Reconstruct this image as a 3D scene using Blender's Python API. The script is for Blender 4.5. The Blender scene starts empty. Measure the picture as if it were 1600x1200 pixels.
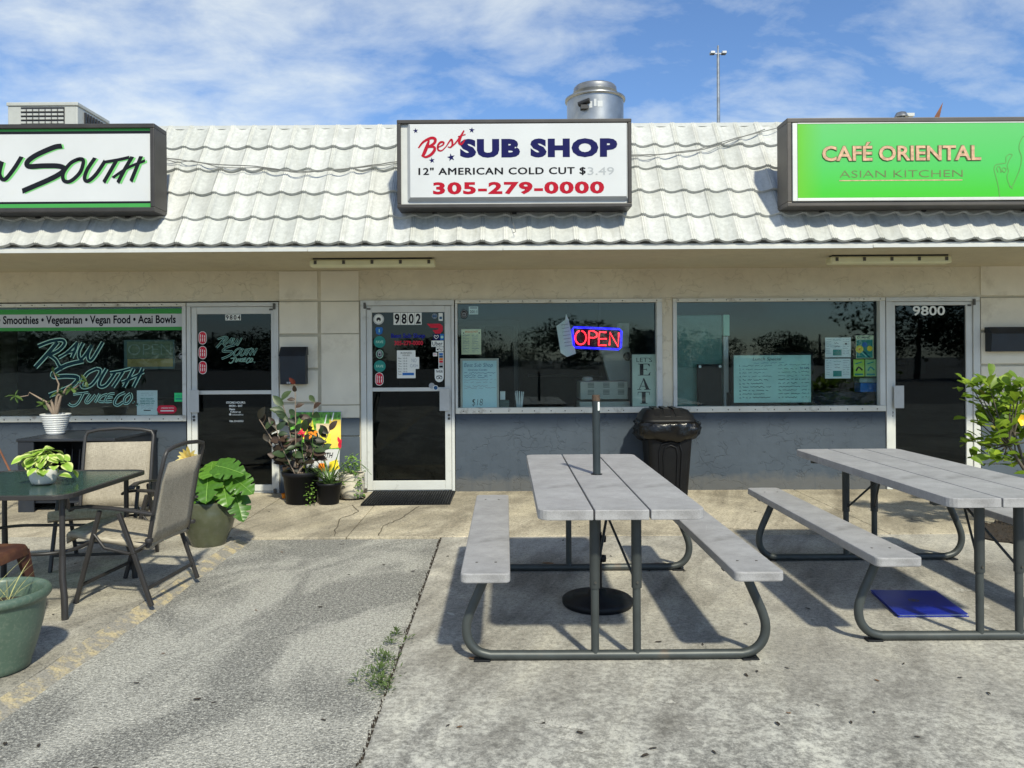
import bpy, math, random
from math import sin, cos, pi, radians as R
from mathutils import Vector, Matrix
random.seed(7)
S = bpy.context.scene
C = S.collection
# ------------------------------------------------------------------ camera
HZ = 1.45; F = 1200.0; ROLL = 0.0061; FY = 8.29
cam = bpy.data.cameras.new('camera'); cam.lens = 27.0; cam.sensor_width = 36.0
cam.shift_x = 10/1600; cam.shift_y = -42/1600; cam.clip_start = 0.05; cam.clip_end = 2000
camo = bpy.data.objects.new('camera', cam); C.objects.link(camo)
camo.location = (0, 0, HZ); camo.rotation_euler = (R(90), ROLL, 0)
S.camera = camo
# ------------------------------------------------------------------ sky
SUN = Vector((0.33, -0.97, 1.0)).normalized()
el = math.asin(SUN.z); az = math.atan2(SUN.x, SUN.y)
W = bpy.data.worlds.new('World'); S.world = W; W.use_nodes = True
wn = W.node_tree; wn.nodes.clear()
def wnode(t, **k):
    n = wn.nodes.new(t)
    for a, b in k.items(): setattr(n, a, b)
    return n
sky = wnode('ShaderNodeTexSky', sky_type='NISHITA'); sky.sun_disc = False
sky.sun_elevation = el; sky.sun_rotation = az; sky.air_density = 1.0; sky.dust_density = 0.6; sky.ozone_density = 2.0
tc = wnode('ShaderNodeTexCoord'); sep = wnode('ShaderNodeSeparateXYZ')
wn.links.new(tc.outputs['Generated'], sep.inputs[0])
def wmath(op, a, b=None):
    n = wnode('ShaderNodeMath', operation=op)
    for i, q in enumerate((a, b)):
        if q is None: continue
        if isinstance(q, (int, float)): n.inputs[i].default_value = q
        else: wn.links.new(q, n.inputs[i])
    return n.outputs[0]
zz = wmath('ADD', wmath('MAXIMUM', sep.outputs[2], 0.0), 0.35)
cmb = wnode('ShaderNodeCombineXYZ')
wn.links.new(wmath('DIVIDE', sep.outputs[0], zz), cmb.inputs[0])
wn.links.new(wmath('DIVIDE', sep.outputs[1], zz), cmb.inputs[1])
mp = wnode('ShaderNodeMapping'); mp.inputs['Rotation'].default_value = (0, 0, R(-24)); mp.inputs['Scale'].default_value = (0.8, 1.2, 1); mp.inputs['Location'].default_value = (5.2, 0.3, 0)
wn.links.new(cmb.outputs[0], mp.inputs[0])
def wnoise(scale, det, dist, src):
    n = wnode('ShaderNodeTexNoise'); n.inputs['Scale'].default_value = scale; n.inputs['Detail'].default_value = det
    n.inputs['Roughness'].default_value = 0.6; n.inputs['Distortion'].default_value = dist
    wn.links.new(src, n.inputs['Vector']); return n.outputs['Fac']
big = wnoise(2.1, 8, 0.25, mp.outputs[0]); fine = wnoise(7.0, 9, 0.4, mp.outputs[0])
cl = wmath('ADD', wmath('ADD', wmath('MULTIPLY', big, 0.72), wmath('MULTIPLY', fine, 0.38)), wmath('MULTIPLY', sep.outputs[0], -0.10))
ramp = wnode('ShaderNodeValToRGB'); ramp.color_ramp.elements[0].position = 0.49; ramp.color_ramp.elements[1].position = 0.76
ramp.color_ramp.elements[0].color = (0.0, 0.0, 0.0, 1); ramp.color_ramp.elements[1].color = (0.85, 0.85, 0.85, 1)
wn.links.new(cl, ramp.inputs[0])
mix = wnode('ShaderNodeMix', data_type='RGBA')
wn.links.new(ramp.outputs[0], mix.inputs[0])
tint = wnode('ShaderNodeMix', data_type='RGBA', blend_type='MULTIPLY'); tint.inputs[0].default_value = 1
tint.inputs[7].default_value = (0.37, 0.47, 0.65, 1)
wn.links.new(sky.outputs[0], tint.inputs[6]); wn.links.new(tint.outputs[2], mix.inputs[6])
mix.inputs[7].default_value = (3.3, 3.5, 3.85, 1)
bg = wnode('ShaderNodeBackground'); bg.inputs[1].default_value = 0.12
wn.links.new(mix.outputs[2], bg.inputs[0])
wo = wnode('ShaderNodeOutputWorld'); wn.links.new(bg.outputs[0], wo.inputs[0])
# ------------------------------------------------------------------ sun, exposure
sl = bpy.data.lights.new('sun', 'SUN'); sl.energy = 2.1; sl.angle = R(2.6); sl.color = (1.0, 0.95, 0.86)
so = bpy.data.objects.new('sun', sl); C.objects.link(so); so.rotation_euler = SUN.to_track_quat('Z', 'Y').to_euler(); so.location = (4, -6, 9)
S.view_settings.view_transform = 'Standard'; S.view_settings.look = 'None'; S.view_settings.gamma = 1
S.view_settings.exposure = 1.24; S.view_settings.use_white_balance = True; S.view_settings.white_balance_temperature = 7100; S.view_settings.white_balance_tint = 2
S.view_settings.use_curve_mapping = False
S.render.engine = 'CYCLES'
# ------------------------------------------------------------------ helpers
def P(x, y, Y):
    u = x-790; v = 558-y
    return Vector(((u+v*ROLL)*Y/F, Y, HZ+(v-u*ROLL)*Y/F))
def FX(x, Y=FY): return (x-790)*Y/F
def FZ(y, Y=FY): return HZ+(558-y)*Y/F
def rgb(r, g, b):
    return tuple(((q/255+0.055)/1.055)**2.4 if q > 10 else q/255/12.92 for q in (r, g, b))+(1,)
def empty(name, loc=(0, 0, 0), rz=0, parent=None):
    o = bpy.data.objects.new(name, None); C.objects.link(o); o.empty_display_size = 0.1
    if parent: o.parent = parent; loc = Vector(loc)-wl(parent)
    o.location = loc; o.rotation_euler = (0, 0, rz); return o
def wl(o):
    p = Vector((0, 0, 0))
    while o: p += o.location; o = o.parent
    return p
def tag(o, label=None, cat=None, group=None, kind=None):
    if label: o['label'] = label
    if cat: o['category'] = cat
    if group: o['group'] = group
    if kind: o['kind'] = kind
    return o
class MB:
    def __init__(s): s.v = []; s.f = []; s.m = []; s.sm = []; s.mats = []; s.k = 0
    def mi(s, m):
        if m not in s.mats: s.mats.append(m)
        return s.mats.index(m)
    def add(s, vs, fs, m, smooth=False):
        n = len(s.v); s.v += [tuple(p) for p in vs]; i = s.mi(m)
        for q in fs: s.f.append(tuple(a+n for a in q)); s.m.append(i); s.sm.append(smooth)
    def box(s, x0, x1, y0, y1, z0, z1, m):
        s.add([(x, y, z) for z in (z0, z1) for y in (y0, y1) for x in (x0, x1)],
              [(0, 2, 3, 1), (4, 5, 7, 6), (0, 1, 5, 4), (2, 6, 7, 3), (0, 4, 6, 2), (1, 3, 7, 5)], m)
    def bar(s, p, q, w, h, m, up=(0, 0, 1)):
        p = Vector(p); q = Vector(q); d = (q-p).normalized(); a = d.cross(Vector(up))
        if a.length < 1e-4: a = d.cross(Vector((0, 1, 0)))
        a.normalize(); b = a.cross(d); a *= w/2; b *= h/2
        s.add([p-a-b, p+a-b, p-a+b, p+a+b, q-a-b, q+a-b, q-a+b, q+a+b],
              [(0, 2, 3, 1), (4, 5, 7, 6), (0, 1, 5, 4), (2, 6, 7, 3), (0, 4, 6, 2), (1, 3, 7, 5)], m)
    def tube(s, pts, r, m, seg=8, closed=False, smooth=True):
        pts = [Vector(p) for p in pts]; n = len(pts)
        rs = r if isinstance(r, (list, tuple)) else [r]*n
        vs = []; nrm = None
        for i, p in enumerate(pts):
            if closed: d = (pts[(i+1) % n]-pts[i-1])
            else: d = (pts[min(i+1, n-1)]-pts[max(i-1, 0)])
            d.normalize()
            if nrm is None: nrm = d.orthogonal().normalized()
            else:
                nrm = nrm-d*nrm.dot(d); nrm.normalize()
            b = d.cross(nrm)
            for k in range(seg):
                a = 2*pi*k/seg; vs.append(p+(nrm*cos(a)+b*sin(a))*rs[i])
        fs = []
        for i in range(n if closed else n-1):
            j = (i+1) % n
            for k in range(seg):
                l = (k+1) % seg; fs.append((i*seg+k, i*seg+l, j*seg+l, j*seg+k))
        s.add(vs, fs, m, smooth)
        if not closed:
            s.add(vs[:seg], [tuple(range(seg))[::-1]], m); s.add(vs[-seg:], [tuple(range(seg))], m)
    def lathe(s, prof, c, m, seg=28, smooth=True, cap=False, sx=1, sy=1):
        vs = []
        for (r, z) in prof:
            for k in range(seg): vs.append((c[0]+r*sx*cos(2*pi*k/seg), c[1]+r*sy*sin(2*pi*k/seg), c[2]+z))
        fs = [(i*seg+k, i*seg+(k+1) % seg, (i+1)*seg+(k+1) % seg, (i+1)*seg+k) for i in range(len(prof)-1) for k in range(seg)]
        s.add(vs, fs, m, smooth)
        if cap: s.add(vs[-seg:], [tuple(range(seg))], m); s.add(vs[:seg], [tuple(range(seg))[::-1]], m)
    def rect(s, x0, x1, z0, z1, Y, m, th=0.0):
        if th: s.box(x0, x1, Y, Y+th, z0, z1, m)
        else: s.add([(x0, Y, z0), (x1, Y, z0), (x1, Y, z1), (x0, Y, z1)], [(0, 1, 2, 3)], m)
    def poly(s, pts, Y, m): s.add([(x, Y, z) for x, z in pts], [tuple(range(len(pts)))], m)
    def disc(s, x, z, r, Y, m, n=20, rz=None):
        s.poly([(x+r*cos(2*pi*k/n), z+(rz or r)*sin(2*pi*k/n)) for k in range(n)], Y, m)
    def ring(s, x, z, r, w, Y, m, n=20, rz=None):
        rz = rz or r; vs = []
        for k in range(n):
            a = 2*pi*k/n; vs += [(x+r*cos(a), Y, z+rz*sin(a)), (x+(r-w)*cos(a), Y, z+(rz-w)*sin(a))]
        s.add(vs, [(2*k, (2*k+2) % (2*n), (2*k+3) % (2*n), 2*k+1) for k in range(n)], m)
    def stroke(s, pts, w, Y, m, sm=4, cut=0.0):
        """flat brush stroke in the X-Z plane facing the camera side"""
        pts = [Vector((p[0], p[1])) for p in pts]
        if sm > 1 and len(pts) > 2:
            q = []
            for i in range(len(pts)-1):
                a = pts[max(i-1, 0)]; b = pts[i]; c = pts[i+1]; d = pts[min(i+2, len(pts)-1)]
                for k in range(sm):
                    t = k/sm; q.append(0.5*((2*b)+(c-a)*t+(2*a-5*b+4*c-d)*t*t+(3*b-a-3*c+d)*t**3))
            q.append(pts[-1]); pts = q
        n = len(pts); vs = []
        for i, p in enumerate(pts):
            d = (pts[min(i+1, n-1)]-pts[max(i-1, 0)])
            if d.length < 1e-9: d = Vector((1, 0))
            d.normalize(); nn = Vector((-d.y, d.x)); ww = (w(i/(n-1)) if callable(w) else w)/2
            e = Vector((0, 0))
            if cut and i in (0, n-1): e = d*cut*(1 if i else -1)
            vs += [(p.x+nn.x*ww+e.x, Y-0.00015*s.k, p.y+nn.y*ww+e.y), (p.x-nn.x*ww, Y-0.00015*s.k, p.y-nn.y*ww)]
        s.k = (s.k+1) % 9
        s.add(vs, [(2*i, 2*i+1, 2*i+3, 2*i+2) for i in range(n-1)], m)
    def text(s, body, x0, x1, z0, z1, Y, m, bold=0.0, shear=0.0, rot=0.0, fit=True, spacing=1.0, th=0.0):
        c = bpy.data.curves.new('t', 'FONT'); c.body = body; c.offset = bold; c.shear = shear; c.space_character = spacing
        c.resolution_u = 3
        if th: c.extrude = 0.5
        o = bpy.data.objects.new('t', c); me = o.to_mesh()
        vs = [Vector(v.co) for v in me.vertices]; fs = [tuple(p.vertices) for p in me.polygons]
        o.to_mesh_clear(); bpy.data.objects.remove(o); bpy.data.curves.remove(c)
        if not vs: return
        ax, bx = min(v.x for v in vs), max(v.x for v in vs); az_, bz = min(v.y for v in vs), max(v.y for v in vs)
        sx = (x1-x0)/(bx-ax); sz = (z1-z0)/(bz-az_)
        if not fit: sx = sz
        cx, cz = (x0+x1)/2, (z0+z1)/2; out = []
        for v in vs:
            X = (v.x-(ax+bx)/2)*sx; Z = (v.y-(az_+bz)/2)*sz
            out.append((cx+X*cos(rot)-Z*sin(rot), Y-(v.z+0.5)*th if th else Y, cz+X*sin(rot)+Z*cos(rot)))
        s.add(out, fs, m)
    def build(s, name, parent=None, label=None, cat=None, group=None, kind=None, bevel=0, seg=2, origin=None, center=False):
        if origin is None:
            xs = [v[0] for v in s.v]; ys = [v[1] for v in s.v]; zs = [v[2] for v in s.v]
            origin = Vector(((min(xs)+max(xs))/2, (min(ys)+max(ys))/2, (min(zs)+max(zs))/2 if center else min(zs)))
        else: origin = Vector(origin)
        me = bpy.data.meshes.new(name)
        me.from_pydata([tuple(Vector(v)-origin) for v in s.v], [], s.f)
        for m in s.mats: me.materials.append(m)
        me.polygons.foreach_set('material_index', s.m); me.polygons.foreach_set('use_smooth', s.sm); me.update()
        o = bpy.data.objects.new(name, me); C.objects.link(o)
        if parent: o.parent = parent; o.location = origin-wl(parent)
        else: o.location = origin
        if bevel:
            b = o.modifiers.new('bevel', 'BEVEL'); b.width = bevel; b.segments = seg; b.limit_method = 'ANGLE'; b.angle_limit = R(40)
        return tag(o, label, cat, group, kind)
def inst(name, me, parent, mat4):
    o = bpy.data.objects.new(name, me); C.objects.link(o); o.parent = parent; o.matrix_local = mat4; return o
def dup(root, loc, rz, label=None, group=None):
    def cp(o, par):
        c = o.copy(); C.objects.link(c)
        if par: c.parent = par
        for ch in kids.get(o, []): cp(ch, c)
        return c
    kids = {}
    for o in C.objects:
        if o.parent: kids.setdefault(o.parent, []).append(o)
    r = cp(root, None); r.location = loc; r.rotation_euler = (0, 0, rz)
    if label: r['label'] = label
    if group: r['group'] = group
    return r
# ------------------------------------------------------------------ materials
class NT:
    def __init__(s, name):
        s.m = bpy.data.materials.new(name); s.m.use_nodes = True; s.t = s.m.node_tree; s.b = s.t.nodes['Principled BSDF']
        s.out = s.t.nodes['Material Output']
    def n(s, t, **k):
        x = s.t.nodes.new(t)
        for a, b in k.items(): setattr(x, a, b)
        return x
    def l(s, a, b): s.t.links.new(a, b)
    def coord(s, w='obj', scale=(1, 1, 1), rot=(0, 0, 0)):
        if w == 'obj': o = s.n('ShaderNodeTexCoord').outputs['Object']
        else: o = s.n('ShaderNodeNewGeometry').outputs['Position']
        m = s.n('ShaderNodeMapping'); m.inputs['Scale'].default_value = scale; m.inputs['Rotation'].default_value = rot
        s.l(o, m.inputs[0]); return m.outputs[0]
    def noise(s, vec, scale, det=4, rough=0.55, dist=0):
        x = s.n('ShaderNodeTexNoise'); x.inputs['Scale'].default_value = scale; x.inputs['Detail'].default_value = det
        x.inputs['Roughness'].default_value = rough; x.inputs['Distortion'].default_value = dist; s.l(vec, x.inputs['Vector']); return x.outputs['Fac']
    def vor(s, vec, scale, feat='F1', rnd=1.0):
        x = s.n('ShaderNodeTexVoronoi', feature=feat); x.inputs['Scale'].default_value = scale; x.inputs['Randomness'].default_value = rnd
        s.l(vec, x.inputs['Vector']); return x.outputs[0]
    def ramp(s, fac, stops):
        x = s.n('ShaderNodeValToRGB'); e = x.color_ramp.elements
        while len(e) < len(stops): e.new(0.5)
        for i, (p, c) in enumerate(stops):
            e[i].position = p; e[i].color = c if not isinstance(c, (int, float)) else (c, c, c, 1)
        s.l(fac, x.inputs[0]); return x.outputs[0]
    def mix(s, f, a, b, mode='MIX'):
        x = s.n('ShaderNodeMix', data_type='RGBA', blend_type=mode)
        for i, q in ((0, f), (6, a), (7, b)):
            if isinstance(q, (int, float)): x.inputs[i].default_value = q if i == 0 else (q, q, q, 1)
            elif isinstance(q, tuple): x.inputs[i].default_value = q
            else: s.l(q, x.inputs[i])
        return x.outputs[2]
    def math(s, op, a, b=0.0):
        x = s.n('ShaderNodeMath', operation=op)
        for i, q in enumerate((a, b)):
            if isinstance(q, (int, float)): x.inputs[i].default_value = q
            else: s.l(q, x.inputs[i])
        return x.outputs[0]
    def bump(s, h, strength=0.3, dist=0.01):
        x = s.n('ShaderNodeBump'); x.inputs['Strength'].default_value = strength; x.inputs['Distance'].default_value = dist
        s.l(h, x.inputs['Height']); s.l(x.outputs[0], s.b.inputs['Normal'])
    def col(s, c):
        if isinstance(c, tuple): s.b.inputs['Base Color'].default_value = c
        else: s.l(c, s.b.inputs['Base Color'])
    def p(s, rough=0.5, metal=0, spec=0.5):
        s.b.inputs['Roughness'].default_value = rough; s.b.inputs['Metallic'].default_value = metal
        s.b.inputs['Specular IOR Level'].default_value = spec
def mat(name, c, rough=0.5, metal=0, spec=0.5, var=0.12, vs=6, bump=0.0, bs=60, emit=0, coord='obj', dirt=None):
    t = NT(name); v = t.coord(coord); n = t.noise(v, vs, 5)
    lo = tuple(q*(1-var) for q in c[:3])+(1,); hi = tuple(min(1, q*(1+var)) for q in c[:3])+(1,)
    base = t.ramp(n, [(0.3, lo), (0.7, hi)])
    if dirt:
        d = t.ramp(t.noise(v, dirt[2], 6, 0.65), [(dirt[3], 0.0), (dirt[3]+0.15, 1.0)])
        base = t.mix(t.math('MULTIPLY', d, dirt[1]), base, dirt[0])
    t.col(base); t.p(rough, metal, spec)
    if bump: t.bump(t.noise(v, bs, 3), bump, 0.004)
    if emit:
        t.b.inputs['Emission Color'].default_value = c; t.b.inputs['Emission Strength'].default_value = emit
    return t.m
# stucco: trowelled skip with raised edges
def stucco(name, c, dirtc, amt, cr=0.9):
    t = NT(name); v = t.coord('pos')
    w = t.n('ShaderNodeVectorMath', operation='ADD'); ns = t.n('ShaderNodeTexNoise'); ns.inputs['Scale'].default_value = 5; ns.inputs['Detail'].default_value = 4
    t.l(v, ns.inputs['Vector'])
    sc = t.n('ShaderNodeVectorMath', operation='SCALE'); sc.inputs['Scale'].default_value = 0.35; t.l(ns.outputs['Color'], sc.inputs[0])
    t.l(v, w.inputs[0]); t.l(sc.outputs[0], w.inputs[1])
    m = t.n('ShaderNodeMapping'); m.inputs['Scale'].default_value = (1, 1, 1.9); t.l(w.outputs[0], m.inputs[0])
    e = t.vor(m.outputs[0], 4.6, 'DISTANCE_TO_EDGE'); line = t.ramp(e, [(0.0, 0.0), (0.035, 1.0)])
    gate = t.ramp(t.noise(v, 5.5, 2), [(0.47, 1.0), (0.56, 0.0)])
    line = t.math('MAXIMUM', line, gate)
    big = t.noise(v, 1.1, 5); med = t.noise(v, 9, 5, 0.6); fine = t.noise(v, 120, 3)
    base = t.ramp(med, [(0.3, tuple(q*0.93 for q in c[:3])+(1,)), (0.7, tuple(q*1.05 for q in c[:3])+(1,))])
    base = t.mix(t.math('MULTIPLY', t.ramp(big, [(0.42, 0.0), (0.68, 1.0)]), amt), base, dirtc)
    base = t.mix(1.0, base, t.ramp(line, [(0.0, (1-0.20*cr,)*3+(1,)), (1.0, 1.0)]), 'MULTIPLY')  # shading of the trowel lines painted dark into the colour
    sz_ = t.n('ShaderNodeSeparateXYZ'); t.l(v, sz_.inputs[0])
    sp_ = t.ramp(t.math('ADD', sz_.outputs[2], t.math('MULTIPLY', med, -.22)), [(0.0, 1.0), (0.09, 0.0)])
    base = t.mix(t.math('MULTIPLY', sp_, .4), base, (.16, .145, .12, 1))
    dr = t.ramp(t.noise(t.coord('pos', (9, 9, .9)), 1.6, 5, .65), [(.56, 0.0), (.72, 1.0)]); base = t.mix(t.math('MULTIPLY', dr, .28), base, dirtc)
    sc_ = t.ramp(t.noise(t.coord('pos', (1, 1, 3)), 14, 5, .75), [(.66, 0.0), (.70, 1.0)]); base = t.mix(t.math('MULTIPLY', sc_, .3), base, tuple(min(1, q*1.6) for q in c[:3])+(1,))
    t.col(base); t.p(0.88, 0, 0.25)
    h = t.math('ADD', t.math('MULTIPLY', line, 0.6), t.math('ADD', t.math('MULTIPLY', med, 0.7), t.math('MULTIPLY', fine, 0.08)))
    t.bump(h, 0.55, 0.012); return t.m
m_cream = stucco('cream_stucco', (0.70, 0.64, 0.50, 1), (0.59, 0.52, 0.40, 1), 0.6, 0.6)
m_soffit = stucco('shaded_cream_soffit', (0.56, 0.50, 0.36, 1), (0.49, 0.43, 0.31, 1), 0.6, 0.15)  # the wall's cream paint, with the eave's shade put into its colour
m_block = mat('cream_block', (0.76, 0.71, 0.59, 1), 0.85, var=0.06, vs=4, bump=0.25, bs=35, coord='pos', dirt=((0.42, 0.37, 0.28, 1), 0.5, 2.2, 0.55))
m_joint = mat('block_joint', (0.50, 0.46, 0.36, 1), 0.9, coord='pos')
m_slate = stucco('slate_stucco', (0.064, 0.082, 0.106, 1), (0.046, 0.060, 0.080, 1), 0.8, 0.9)
m_slateblock = mat('slate_block', (0.065, 0.085, 0.11, 1), 0.8, var=0.1, bump=0.3, bs=40, coord='pos', dirt=((0.06, 0.085, 0.12, 1), 0.6, 3, 0.55))
# white roof tile with wear
def tile_mat():
    t = NT('white_roof_tile'); v = t.coord('pos')
    b = t.noise(v, 3.2, 6, 0.65); f = t.noise(v, 28, 5, 0.7)
    base = t.ramp(f, [(0.3, (0.43, 0.435, 0.42, 1)), (0.65, (0.56, 0.565, 0.545, 1))])
    base = t.mix(t.math('MULTIPLY', t.ramp(b, [(0.48, 0.0), (0.66, 1.0)]), 0.5), base, (0.36, 0.365, 0.35, 1))
    oi = t.n('ShaderNodeObjectInfo'); base = t.mix(1.0, base, t.ramp(oi.outputs['Random'], [(0.0, (0.86, 0.87, 0.86, 1)), (0.6, 1.0)]), 'MULTIPLY')
    mil = t.ramp(t.noise(t.coord('pos', (11, 2.2, 2.2)), 1.3, 7, .7), [(.52, 0.0), (.70, 1.0)]); base = t.mix(t.math('MULTIPLY', mil, .45), base, (.30, .30, .26, 1))
    sp = t.ramp(t.vor(v, 9), [(0.03, 1.0), (0.055, 0.0)])
    base = t.mix(t.math('MULTIPLY', sp, 0.5), base, (0.25, 0.24, 0.22, 1))
    t.col(base); t.p(0.55, 0, 0.4); t.bump(t.math('ADD', f, b), 0.25, 0.008); return t.m
m_tile = tile_mat()
m_trimw = mat('white_metal_trim', (0.50, 0.51, 0.50, 1), 0.5, var=0.08, dirt=((0.30, 0.30, 0.28, 1), 0.5, 6, 0.58), coord='pos')
m_fascia = mat('fascia_paint', (0.52, 0.51, 0.47, 1), 0.6, var=0.1, dirt=((0.30, 0.29, 0.25, 1), 0.5, 5, 0.55), coord='pos')
m_alu = mat('aluminium', (0.58, 0.59, 0.565, 1), 0.45, 0.1, var=0.08, vs=3, bump=0.06, bs=90, coord='pos', dirt=((0.24, 0.23, 0.21, 1), 0.55, 7, 0.60))
m_aluw = mat('weathered_white_frame', (0.66, 0.65, 0.58, 1), 0.6, var=0.1, vs=3, bump=0.15, bs=60, coord='pos', dirt=((0.26, 0.22, 0.17, 1), 0.75, 9, 0.56))
m_dark = mat('dark_metal', (0.018, 0.018, 0.020, 1), 0.5)
m_bronze = mat('dark_bronze_frame', (0.042, 0.038, 0.036, 1), 0.45, 0.2, var=0.2, coord='pos')
m_screw = mat('screw', (0.10, 0.095, 0.085, 1), 0.5, 0.6)
m_black = mat('black_plastic', (0.007, 0.008, 0.010, 1), 0.5, spec=.25, var=0.3)
m_gap = mat('dark_gap', (0.008, 0.008, 0.009, 1), 0.9)
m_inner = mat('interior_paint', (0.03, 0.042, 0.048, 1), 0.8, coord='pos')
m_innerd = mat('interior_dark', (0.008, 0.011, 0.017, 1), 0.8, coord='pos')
def flat(name, c, rough=0.5, emit=0): return mat(name, c, rough, var=0.03, emit=emit, spec=0.12)
m_white = mat('white_print', (0.54, 0.555, 0.57, 1), 0.45, var=.04, vs=2, spec=.2, coord='pos', dirt=((.55, .55, .52, 1), .3, 3.5, .56)); m_navy = flat('navy_print', (0.004, 0.005, 0.070, 1))
m_redp = flat('red_print', (0.36, 0.006, 0.022, 1)); m_ink = flat('black_ink', (0.010, 0.011, 0.016, 1))
m_green = flat('green_print', (0.055, 0.30, 0.075, 1)); m_paleg = flat('pale_green_print', (0.17, 0.50, 0.17, 1))
m_mint = flat('mint_line', (0.42, 0.72, 0.58, 1)); m_tealfill = flat('dark_teal_fill', (0.008, 0.04, 0.05, 1))  # dark teal print inside the mint outline
m_grayink = flat('faded_ink', (0.36, 0.38, 0.40, 1)); m_paper = flat('paper', (0.80, 0.83, 0.80, 1))
m_cream_p = flat('cream_paper', (0.78, 0.74, 0.50, 1)); m_board = flat('whiteboard', (0.60, 0.76, 0.77, 1), 0.3)
m_teal = flat('teal_print', (0.03, 0.25, 0.22, 1)); m_blue = flat('blue_print', (0.03, 0.16, 0.48, 1))
m_bluei = flat('blue_ink', (0.03, 0.10, 0.22, 1)); m_redi = flat('red_sticker', (0.62, 0.03, 0.06, 1)); m_yel = flat('yellow_print', (0.80, 0.62, 0.05, 1))
m_greens = flat('bright_green_paper', (0.05, 0.62, 0.22, 1)); m_orange = flat('orange_print', (0.72, 0.22, 0.02, 1))
m_lime = flat('lime_print', (0.42, 0.62, 0.10, 1)); m_copper = mat('copper_letters', (0.55, 0.34, 0.21, 1), 0.35, 0.0, var=0.3, vs=30)
m_coppere = mat('copper_edge', (0.12, 0.14, 0.05, 1), 0.5)
m_neonr = mat('neon_red', (1.0, 0.02, 0.04, 1), 0.4, emit=1.6, var=0); m_neonb = mat('neon_blue', (0.01, 0.01, 0.9, 1), 0.4, emit=0.9, var=0)
def glass(name, tintc, fac=0.02):
    t = NT(name); t.t.nodes.remove(t.b)
    tr = t.n('ShaderNodeBsdfTransparent'); tr.inputs[0].default_value = tintc
    gl = t.n('ShaderNodeBsdfGlossy'); gl.inputs['Roughness'].default_value = 0.015; gl.inputs['Color'].default_value = (0.9, 1.0, 1.0, 1)
    fr = t.n('ShaderNodeFresnel'); fr.inputs[0].default_value = 1.40
    bp = t.n('ShaderNodeBump'); bp.inputs['Strength'].default_value = 0.03; bp.inputs['Distance'].default_value = 0.02
    t.l(t.noise(t.coord('pos'), 1.6, 2), bp.inputs['Height']); t.l(bp.outputs[0], gl.inputs['Normal'])
    mx = t.n('ShaderNodeMixShader'); t.l(fr.outputs[0], mx.inputs[0]); t.l(tr.outputs[0], mx.inputs[1]); t.l(gl.outputs[0], mx.inputs[2])
    t.l(mx.outputs[0], t.out.inputs[0]); return t.m
m_glass = glass('window_glass', (0.93, 0.975, 0.965, 1)); m_glassd = glass('door_glass', (0.30, 0.36, 0.42, 1))
# ground
def conc(name, near=True, c1=(0.52, 0.49, 0.43, 1), c2=(0.39, 0.37, 0.325, 1)):
    t = NT(name); v = t.coord('pos')
    big = t.noise(v, 0.9, 7, 0.62, 0.6); med = t.noise(v, 5, 8, 0.68); fine = t.noise(v, 42, 6, 0.82); sp = t.noise(v, 150, 2, 0.6)
    base = t.mix(t.ramp(med, [(0.35, 0.0), (0.65, 1.0)]), c1, c2)
    base = t.mix(t.math('MULTIPLY', t.ramp(big, [(0.44, 0.0), (0.60, 1.0)]), 0.8), base, tuple(q*0.52 for q in c1[:3])+(1,))
    base = t.mix(1.0, base, t.ramp(fine, [(0.34, (0.45, 0.45, 0.46, 1)), (0.50, 0.95), (0.68, (1.2, 1.18, 1.14, 1))]), 'MULTIPLY')
    base = t.mix(1.0, base, t.ramp(sp, [(0.34, (0.5, 0.5, 0.5, 1)), (0.47, 1.0)]), 'MULTIPLY')
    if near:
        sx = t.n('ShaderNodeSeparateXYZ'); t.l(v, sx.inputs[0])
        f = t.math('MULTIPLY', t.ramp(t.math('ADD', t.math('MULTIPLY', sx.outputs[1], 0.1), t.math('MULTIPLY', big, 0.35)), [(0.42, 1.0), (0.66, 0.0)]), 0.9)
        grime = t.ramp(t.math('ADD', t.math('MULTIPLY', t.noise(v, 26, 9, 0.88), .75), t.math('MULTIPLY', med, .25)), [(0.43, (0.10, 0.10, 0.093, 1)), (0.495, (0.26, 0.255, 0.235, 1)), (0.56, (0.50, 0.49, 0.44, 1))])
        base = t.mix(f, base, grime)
        pk = t.ramp(t.noise(t.coord('pos', (1, 1.0, 1)), 7.0, 3, 0.5, 0.3), [(0.735, 0.0), (0.75, 1.0)])
        base = t.mix(t.math('MULTIPLY', pk, 0.8), base, (0.55, 0.53, 0.47, 1))
    v2 = t.n('ShaderNodeMapping'); v2.inputs['Scale'].default_value = (1.6, .35, 1); t.l(t.coord('pos', (1, 1, 1), (0, 0, R(24))), v2.inputs[0])
    stk = t.noise(v2.outputs[0], 1.9, 7, .68, .4); base = t.mix(1.0, base, t.ramp(stk, [(.34, (.62, .61, .60, 1)), (.50, 1.0), (.66, (1.22, 1.21, 1.17, 1))]), 'MULTIPLY')
    pit = t.vor(v, 26); pg = t.ramp(t.noise(v, 3.3, 4), [(.46, 0.0), (.6, 1.0)]); base = t.mix(t.math('MULTIPLY', t.ramp(pit, [(.05, 1.0), (.11, 0.0)]), t.math('MULTIPLY', pg, .55)), base, (.10, .095, .085, 1))
    t.col(base); t.p(0.9, 0, 0.2)
    t.bump(t.math('ADD', t.math('MULTIPLY', fine, 0.6), t.math('MULTIPLY', med, 0.5)), 0.5, 0.006); return t.m
m_conc = conc('apron_concrete'); m_walk = conc('walkway_concrete', False, (0.55, 0.49, 0.38, 1), (0.45, 0.40, 0.31, 1)); m_left = conc('terrace_concrete', False, (0.48, 0.45, 0.38, 1), (0.38, 0.355, 0.30, 1))
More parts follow.
